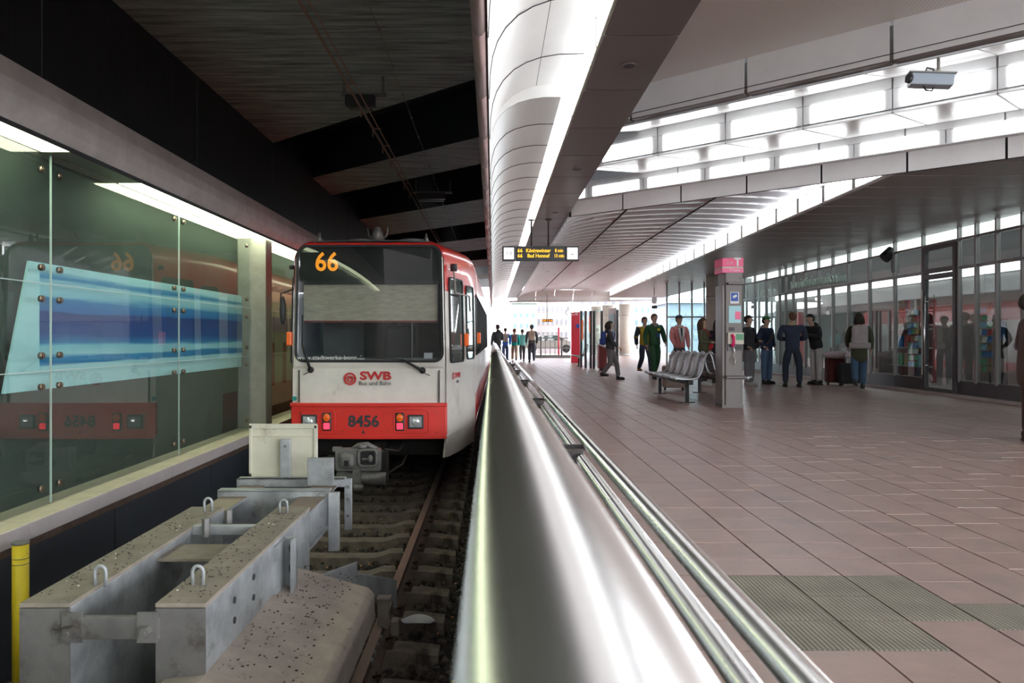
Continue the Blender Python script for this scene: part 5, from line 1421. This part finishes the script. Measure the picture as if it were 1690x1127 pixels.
    b=MB(); b.cbox(HV(0,-.094,1.590),(.046,.012,.010)); b.build('mouth',cmat('lips',(.35,.13,.11)),t)
    # hair
    hm=cmat('hair_%d'%int(hair[0]*1000),hair)
    b=MB()
    c_=HV(0,.018,1.668); b.ell(c_,(.092*s,.105*s,.095*s),16,8,vmax=.52,R=Matrix.Rotation(-.30,3,'X'))
    b.ell(HV(0,.045,1.64),(.085*s,.080*s,.085*s),14,8)
    if hairlen: b.tube([HV(0,.04,1.70),HV(0,.07,1.58),HV(0,.08,1.58-hairlen)],[.085*s,.105*s,.075*s],12); b.tube([HV(-.075,.0,1.66),HV(-.085,.01,1.52),HV(-.08,.0,1.58-hairlen*.7)],[.03*s,.04*s,.03*s],8); b.tube([HV(.075,.0,1.66),HV(.085,.01,1.52),HV(.08,.0,1.58-hairlen*.7)],[.03*s,.04*s,.03*s],8)
    b.build('hair',hm,t)
    if cap:
        b=MB(); b.ell(HV(0,.01,1.685),(.10*s,.112*s,.09*s),16,8,vmax=.5); b.cbox(HV(0,-.11,1.69),(.14*s,.10*s,.012)); b.build('cap',cmat('cap_%d'%int(cap[1]*1000),cap),t)
    # trousers
    g=1.22
    vs=[V(0,0,1.06),V(0,0,.92)]; ed=[(0,1)]; rd=[(.15,.11),(.155,.12)]
    for i in range(2):
        b0=len(vs); kn=knees[i]; mid=(hips[i]+kn)/2; vs+=[hips[i]-Vector((0,0,.06*s)),mid,kn,(kn+ank[i])/2,ank[i]+Vector((0,0,.0))]; ed+=[(1,b0)]+[(b0+j,b0+j+1) for j in range(4)]; rd+=[.112,.100,.082,.076,.068]
    rd=[(r_[0]*s,r_[1]*s) if isinstance(r_,tuple) else r_*s for r_ in rd]
    lm=cmat('trousers_%s'%'_'.join(str(int(c*1000)) for c in legs),legs)
    skinmesh('trousers',vs,ed,rd,lm,t,sub=2)
    # shoes
    for i in range(2):
        fz=st[i][2]; b=MB(); a=ank[i]; 
        b.ell(a+Vector((0,-.06*s,-.045*s)),(.048*s,.135*s,.045*s),14,8); b.cbox(a+Vector((0,-.055*s,-.078*s)),(.088*s,.25*s,.022*s)); b.ell(a+Vector((0,.02*s,-.01*s)),(.047*s,.055*s,.05*s),12,7)
        b.build('shoe',cmat('shoe_%d'%int(shoe[0]*1000),shoe),t,bevel=.006)
    # jacket
    hem=.60 if coat else .83
    vs=[V(0,0,hem),V(0,0,1.0),V(0,.0,1.15),V(0,.005,1.33),V(0,.01,1.455)]; ed=[(0,1),(1,2),(2,3),(3,4)]
    rd=[(.20 if coat else .178,.15),(.182,.148),(.182,.145),(.195*build_,.14),(.085,.075)]
    for i in range(2):
        b0=len(vs); vs+=[sh[i]+Vector((0,0,-.01)),(sh[i]+el[i])/2,el[i],(el[i]+wr_[i])/2,wr_[i]]; ed+=[(3,b0)]+[(b0+j,b0+j+1) for j in range(4)]; rd+=[.090,.078,.070,.060,.050]
    rd=[(r_[0]*s,r_[1]*s) if isinstance(r_,tuple) else r_*s for r_ in rd]
    tm=cmat('top_%s'%'_'.join(str(int(c*1000)) for c in top),top)
    skinmesh('coat' if coat else 'jacket',vs,ed,rd,tm,t,sub=2)
    if sleeve:
        b=MB()
        for i in range(2): b.tube([sh[i],el[i],wr_[i]],[.09*s,.068*s,.055*s],12)
        b.build('sleeves',cmat('sleeve_%d'%int(sleeve[2]*1000),sleeve),t)
    if collar:
        b=MB(); pts=[V(.085*math.cos(a),.08*math.sin(a)+.01,1.475) for a in [i*math.pi/8 for i in range(17)]]; b.tube(pts,.026*s,8,cap=False); b.build('collar',cmat('collar_%d'%int(collar[0]*1000),collar),t)
    if hood:
        b=MB(); b.ell(V(0,.09,1.47),(.11*s,.07*s,.08*s),14,8); b.build('hood',cmat('hood_%d'%int(hood[0]*1000),hood),t)
    if bag:
        kind,c=bag; bmn=cmat('bag_%s'%'_'.join(str(int(q*1000)) for q in c),c)
        if kind=='back':
            b=MB(); b.cbox(V(0,.20,1.24),(.29*s,.15*s,.42*s)); o=b.build('backpack',bmn,t,bevel=.06)
            b=MB(); b.cbox(V(0,.29,1.14),(.22*s,.05*s,.18*s)); b.build('front_pocket',bmn,o,bevel=.02)
            b=MB()
            for sg_ in(-1,1): b.tube([V(sg_*.10,.13,1.42),V(sg_*.12,.02,1.48),V(sg_*.12,-.13,1.38),V(sg_*.13,-.12,1.20),V(sg_*.14,.05,1.08)],.014*s,6)
            b.build('straps',bmn,o)
        if kind=='roll':
            b=MB(); b.cbox(V(0,.22,1.24),(.34*s,.17*s,.46*s)); o=b.build('backpack',bmn,t,bevel=.07)
            b=MB(); b.tube([V(-.22,.24,1.00),V(.22,.24,1.00)],.075*s,14); b.build('rolled_mat',bmn,o)
            b=MB()
            for sg_ in(-1,1): b.tube([V(sg_*.10,.13,1.42),V(sg_*.12,.02,1.48),V(sg_*.12,-.13,1.38),V(sg_*.14,.05,1.08)],.014*s,6)
            b.build('straps',bmn,o)
        if kind=='shoulder':
            b=MB(); b.ell(V(.24,.02,1.03),(.09*s,.19*s,.13*s),14,9); o=b.build('shoulder_bag',bmn,t)
            b=MB(); b.tube([V(.22,-.08,1.10),V(.10,-.14,1.30),V(-.10,-.08,1.47),V(-.06,.10,1.44),V(.15,.15,1.20),V(.23,.10,1.10)],.012*s,6); b.build('strap',bmn,o)
    return t
PI=math.pi
person('man in a yellow-green padded vest walking behind the man in green overalls',1064,24.2,1.86,.25,(.48,.36,.03),(.05,.07,.12),(.20,.13,.06),pose='walk2',arms=('swing','swingf'),sleeve=(.03,.04,.05),hair=(.03,.025,.02))
g=person('man in dark green work overalls walking towards the benches',1080,21.7,1.88,.1,(.020,.085,.035),(.020,.085,.035),pose='walk',arms=('down','swingf'),collar=(.25,.25,.25),hair=(.10,.055,.03))
b=MB(); b.cbox((.08,-.145,1.42),(.07,.012,.05)); b.build('name_badge',M['yellow'],g); b=MB(); b.cbox((.05,-.15,1.25),(.06,.012,.09)); b.build('blue_badge',M['blue'],g)
g=person('person in a pink rain jacket with a white scarf and dark cap',1121,20.6,1.80,.15,(.72,.28,.27),(.10,.10,.12),pose='stand',arms=('swingf','down'),cap=(.05,.05,.06),collar=(.75,.70,.70),hair=(.05,.04,.03),coat=False)
b=MB(); b.tube([(-.07,-.14,1.45),(-.05,-.17,1.25),(0,-.17,1.05)],[.04,.035,.02],8); b.tube([(.07,-.14,1.45),(.05,-.17,1.25),(.0,-.17,1.05)],[.04,.035,.02],8); b.build('scarf_ends',cmat('scarf_white',(.75,.72,.72)),g)
b=MB(); b.cbox((0,-.13,1.34),(.09,.02,.22)); b.build('dark_shirt',cmat('shirt_dark',(.04,.06,.09)),g,bevel=.008)
person('woman with long brown hair in a camouflage jacket holding something red',1161,18.7,1.68,.9,(.075,.075,.04),(.04,.04,.045),(.45,.45,.42),hair=(.09,.045,.025),hairlen=.25,arms=('front','front'),bag=('shoulder',(.5,.02,.03)))
person('woman with long dark hair and black jacket turned away, left of the telephone pillar',1184,19.6,1.66,2.6,(.025,.027,.035),(.03,.03,.035),(.05,.05,.05),hair=(.035,.025,.02),hairlen=.32,arms='front',bag=('shoulder',(.02,.03,.08)))
person('man in black jacket with grey hood and large black shoulder bag beside the telephone pillar',1236,18.4,1.74,.75,(.022,.024,.028),(.13,.13,.14),(.35,.33,.32),hair=(.03,.022,.015),hood=(.38,.38,.38),bag=('shoulder',(.02,.02,.023)),arms=('pocket','front'))
g=person('young man in dark blue jacket and blue jeans with a green and black cap',1265,19.2,1.73,.55,(.022,.032,.075),(.085,.15,.26),(.02,.02,.02),hair=(.015,.013,.012),cap=(.03,.16,.05),arms='pocket',hood=(.45,.45,.47))
b=MB(); b.tube([(.12,-.13,1.38),(-.02,-.17,1.18),(-.14,-.12,1.02)],.010,6); b.build('bag_strap',cmat('strap_brown',(.25,.12,.05)),g)
g=person('man seen from behind in dark navy jacket with a tan fur collar',1308,18.1,1.80,2.95,(.028,.038,.07),(.018,.026,.045),(.02,.02,.02),hair=(.14,.07,.04),collar=(.50,.42,.25),arms=('front','front'),pose='wide',build_=1.22)
b=MB(); 
person('man in black padded jacket and light grey trousers leaning towards his neighbour',1348,19.0,1.82,-1.25,(.014,.015,.017),(.45,.44,.41),(.02,.02,.02),hair=(.02,.018,.016),lean=.30,arms='phone',hood=(.02,.02,.02),build_=1.08)
person('person in dark olive coat carrying a pale grey backpack with a rolled mat, walking away',1418,17.4,1.76,2.75,(.055,.06,.03),(.06,.12,.20),(.05,.045,.04),hair=(.03,.035,.02),hairlen=.08,bag=('roll',(.42,.38,.37)),coat=True,pose='walk',arms=('swing','swingf'))
person('person in a dark brown coat walking out of the picture at its right edge',1701,8.6,1.70,1.2,(.09,.055,.045),(.085,.05,.04),(.07,.045,.035),coat=True,pose='stand')
person('person in dark grey coat with a blue shoulder bag walking before the glass shelter',1007,21.2,1.66,1.35,(.05,.05,.055),(.17,.165,.17),(.03,.025,.025),hair=(.03,.02,.02),hairlen=.06,bag=('back',(.04,.08,.30)),pose='walk2',arms=('swingf','swing'),coat=False,hood=(.05,.05,.055))
person('distant person in bright blue jacket with a grey backpack, walking away',834,36,1.66,PI,(.02,.13,.50),(.05,.08,.18),(.04,.04,.04),hair=(.04,.02,.02),bag=('back',(.28,.26,.24)),pose='walk')
person('distant person in teal jacket with a brown backpack, walking away',849,36.5,1.62,PI,(.0,.40,.36),(.38,.28,.20),(.05,.04,.04),hair=(.15,.03,.02),bag=('back',(.20,.13,.12)),pose='walk2')
person('distant person in pale turquoise jacket between the teal jacket and the tall man',862,37.5,1.60,PI,(.16,.52,.50),(.06,.05,.06),(.04,.04,.04),hair=(.03,.02,.02),pose='walk')
person('distant tall man in dark jacket with a beige backpack, walking away',877.5,35.5,1.80,PI,(.07,.075,.08),(.05,.06,.09),(.03,.03,.03),hair=(.03,.02,.02),bag=('back',(.40,.34,.26)),pose='walk2',arms=('down','swing'))
person('distant person in black jacket beside the tram, leftmost of the group',821,30,1.72,PI+.5,(.03,.03,.035),(.03,.03,.05),(.03,.03,.03),hair=(.04,.02,.02),hood=(.03,.03,.03),arms=('front','down'))
# luggage
def suitcase(label,px,Y,c,w=.45,h=.62):
    xx=X(px,Y); t=thing('suitcase',label,'suitcase',(xx,Y,0))
    MB().box(xx-w/2,xx+w/2,Y-.13,Y+.13,.06,.06+h).build('shell',cmat('case_%d'%int(c[0]*1000),c),t,bevel=.05)
    for dx in(-w*.4,w*.4):
        b=MB(); b.tube([(xx+dx-.02,Y,.03),(xx+dx+.02,Y,.03)],.03,10); b.build('wheel',M['black'],t)
    b=MB(); b.tube([(xx-.1,Y,.06+h),(xx-.1,Y,.30+h),(xx+.1,Y,.30+h),(xx+.1,Y,.06+h)],.012,8); b.build('pull_handle',M['stainless2'],t)
suitcase('dark red suitcase under a pink and white bag behind the man in grey trousers',1378,18.9,(.11,.022,.02))
suitcase('black suitcase left of the walker with the rolled mat',1400,18.5,(.025,.025,.028),.5,.5)
suitcase('pale grey suitcase standing under the front bench row behind its legs',1112,17.0,(.32,.25,.22),.5,.5)
xx=X(1388,18.6); t=thing('travel_bag','pink and white soft bag lying on top of the two suitcases','bag',(xx,18.7,.7))
b=MB(); b.ell((xx,18.7,.76),(.42,.16,.10),18,9); b.build('bag_body',cmat('bag_pinkwhite',(.62,.48,.52)),t); b=MB(); b.tube([(xx-.15,18.6,.84),(xx-.05,18.55,.93),(xx+.1,18.55,.93),(xx+.18,18.6,.84)],.014,6); b.build('bag_handle',cmat('strap_pale',(.6,.58,.58)),t)

# ================================================================ BAKE skin bodies and lettering into plain meshes
dg=bpy.context.evaluated_depsgraph_get(); dg.update()
baked=[]
for o in SKIN+TEXTS:
    me=bpy.data.meshes.new_from_object(o.evaluated_get(dg)); baked.append((o,me))
for o,me in baked:
    if o.type=='MESH':
        o.modifiers.clear(); old=o.data; o.data=me
        for p in me.polygons: p.use_smooth=True
    else:
        n_=bpy.data.objects.new('lettering_tmp',me); COL.objects.link(n_); n_.parent=o.parent; n_.location=o.location; n_.rotation_euler=o.rotation_euler; n_.scale=o.scale
        nmn=o.name; bpy.data.objects.remove(o); n_.name=nmn
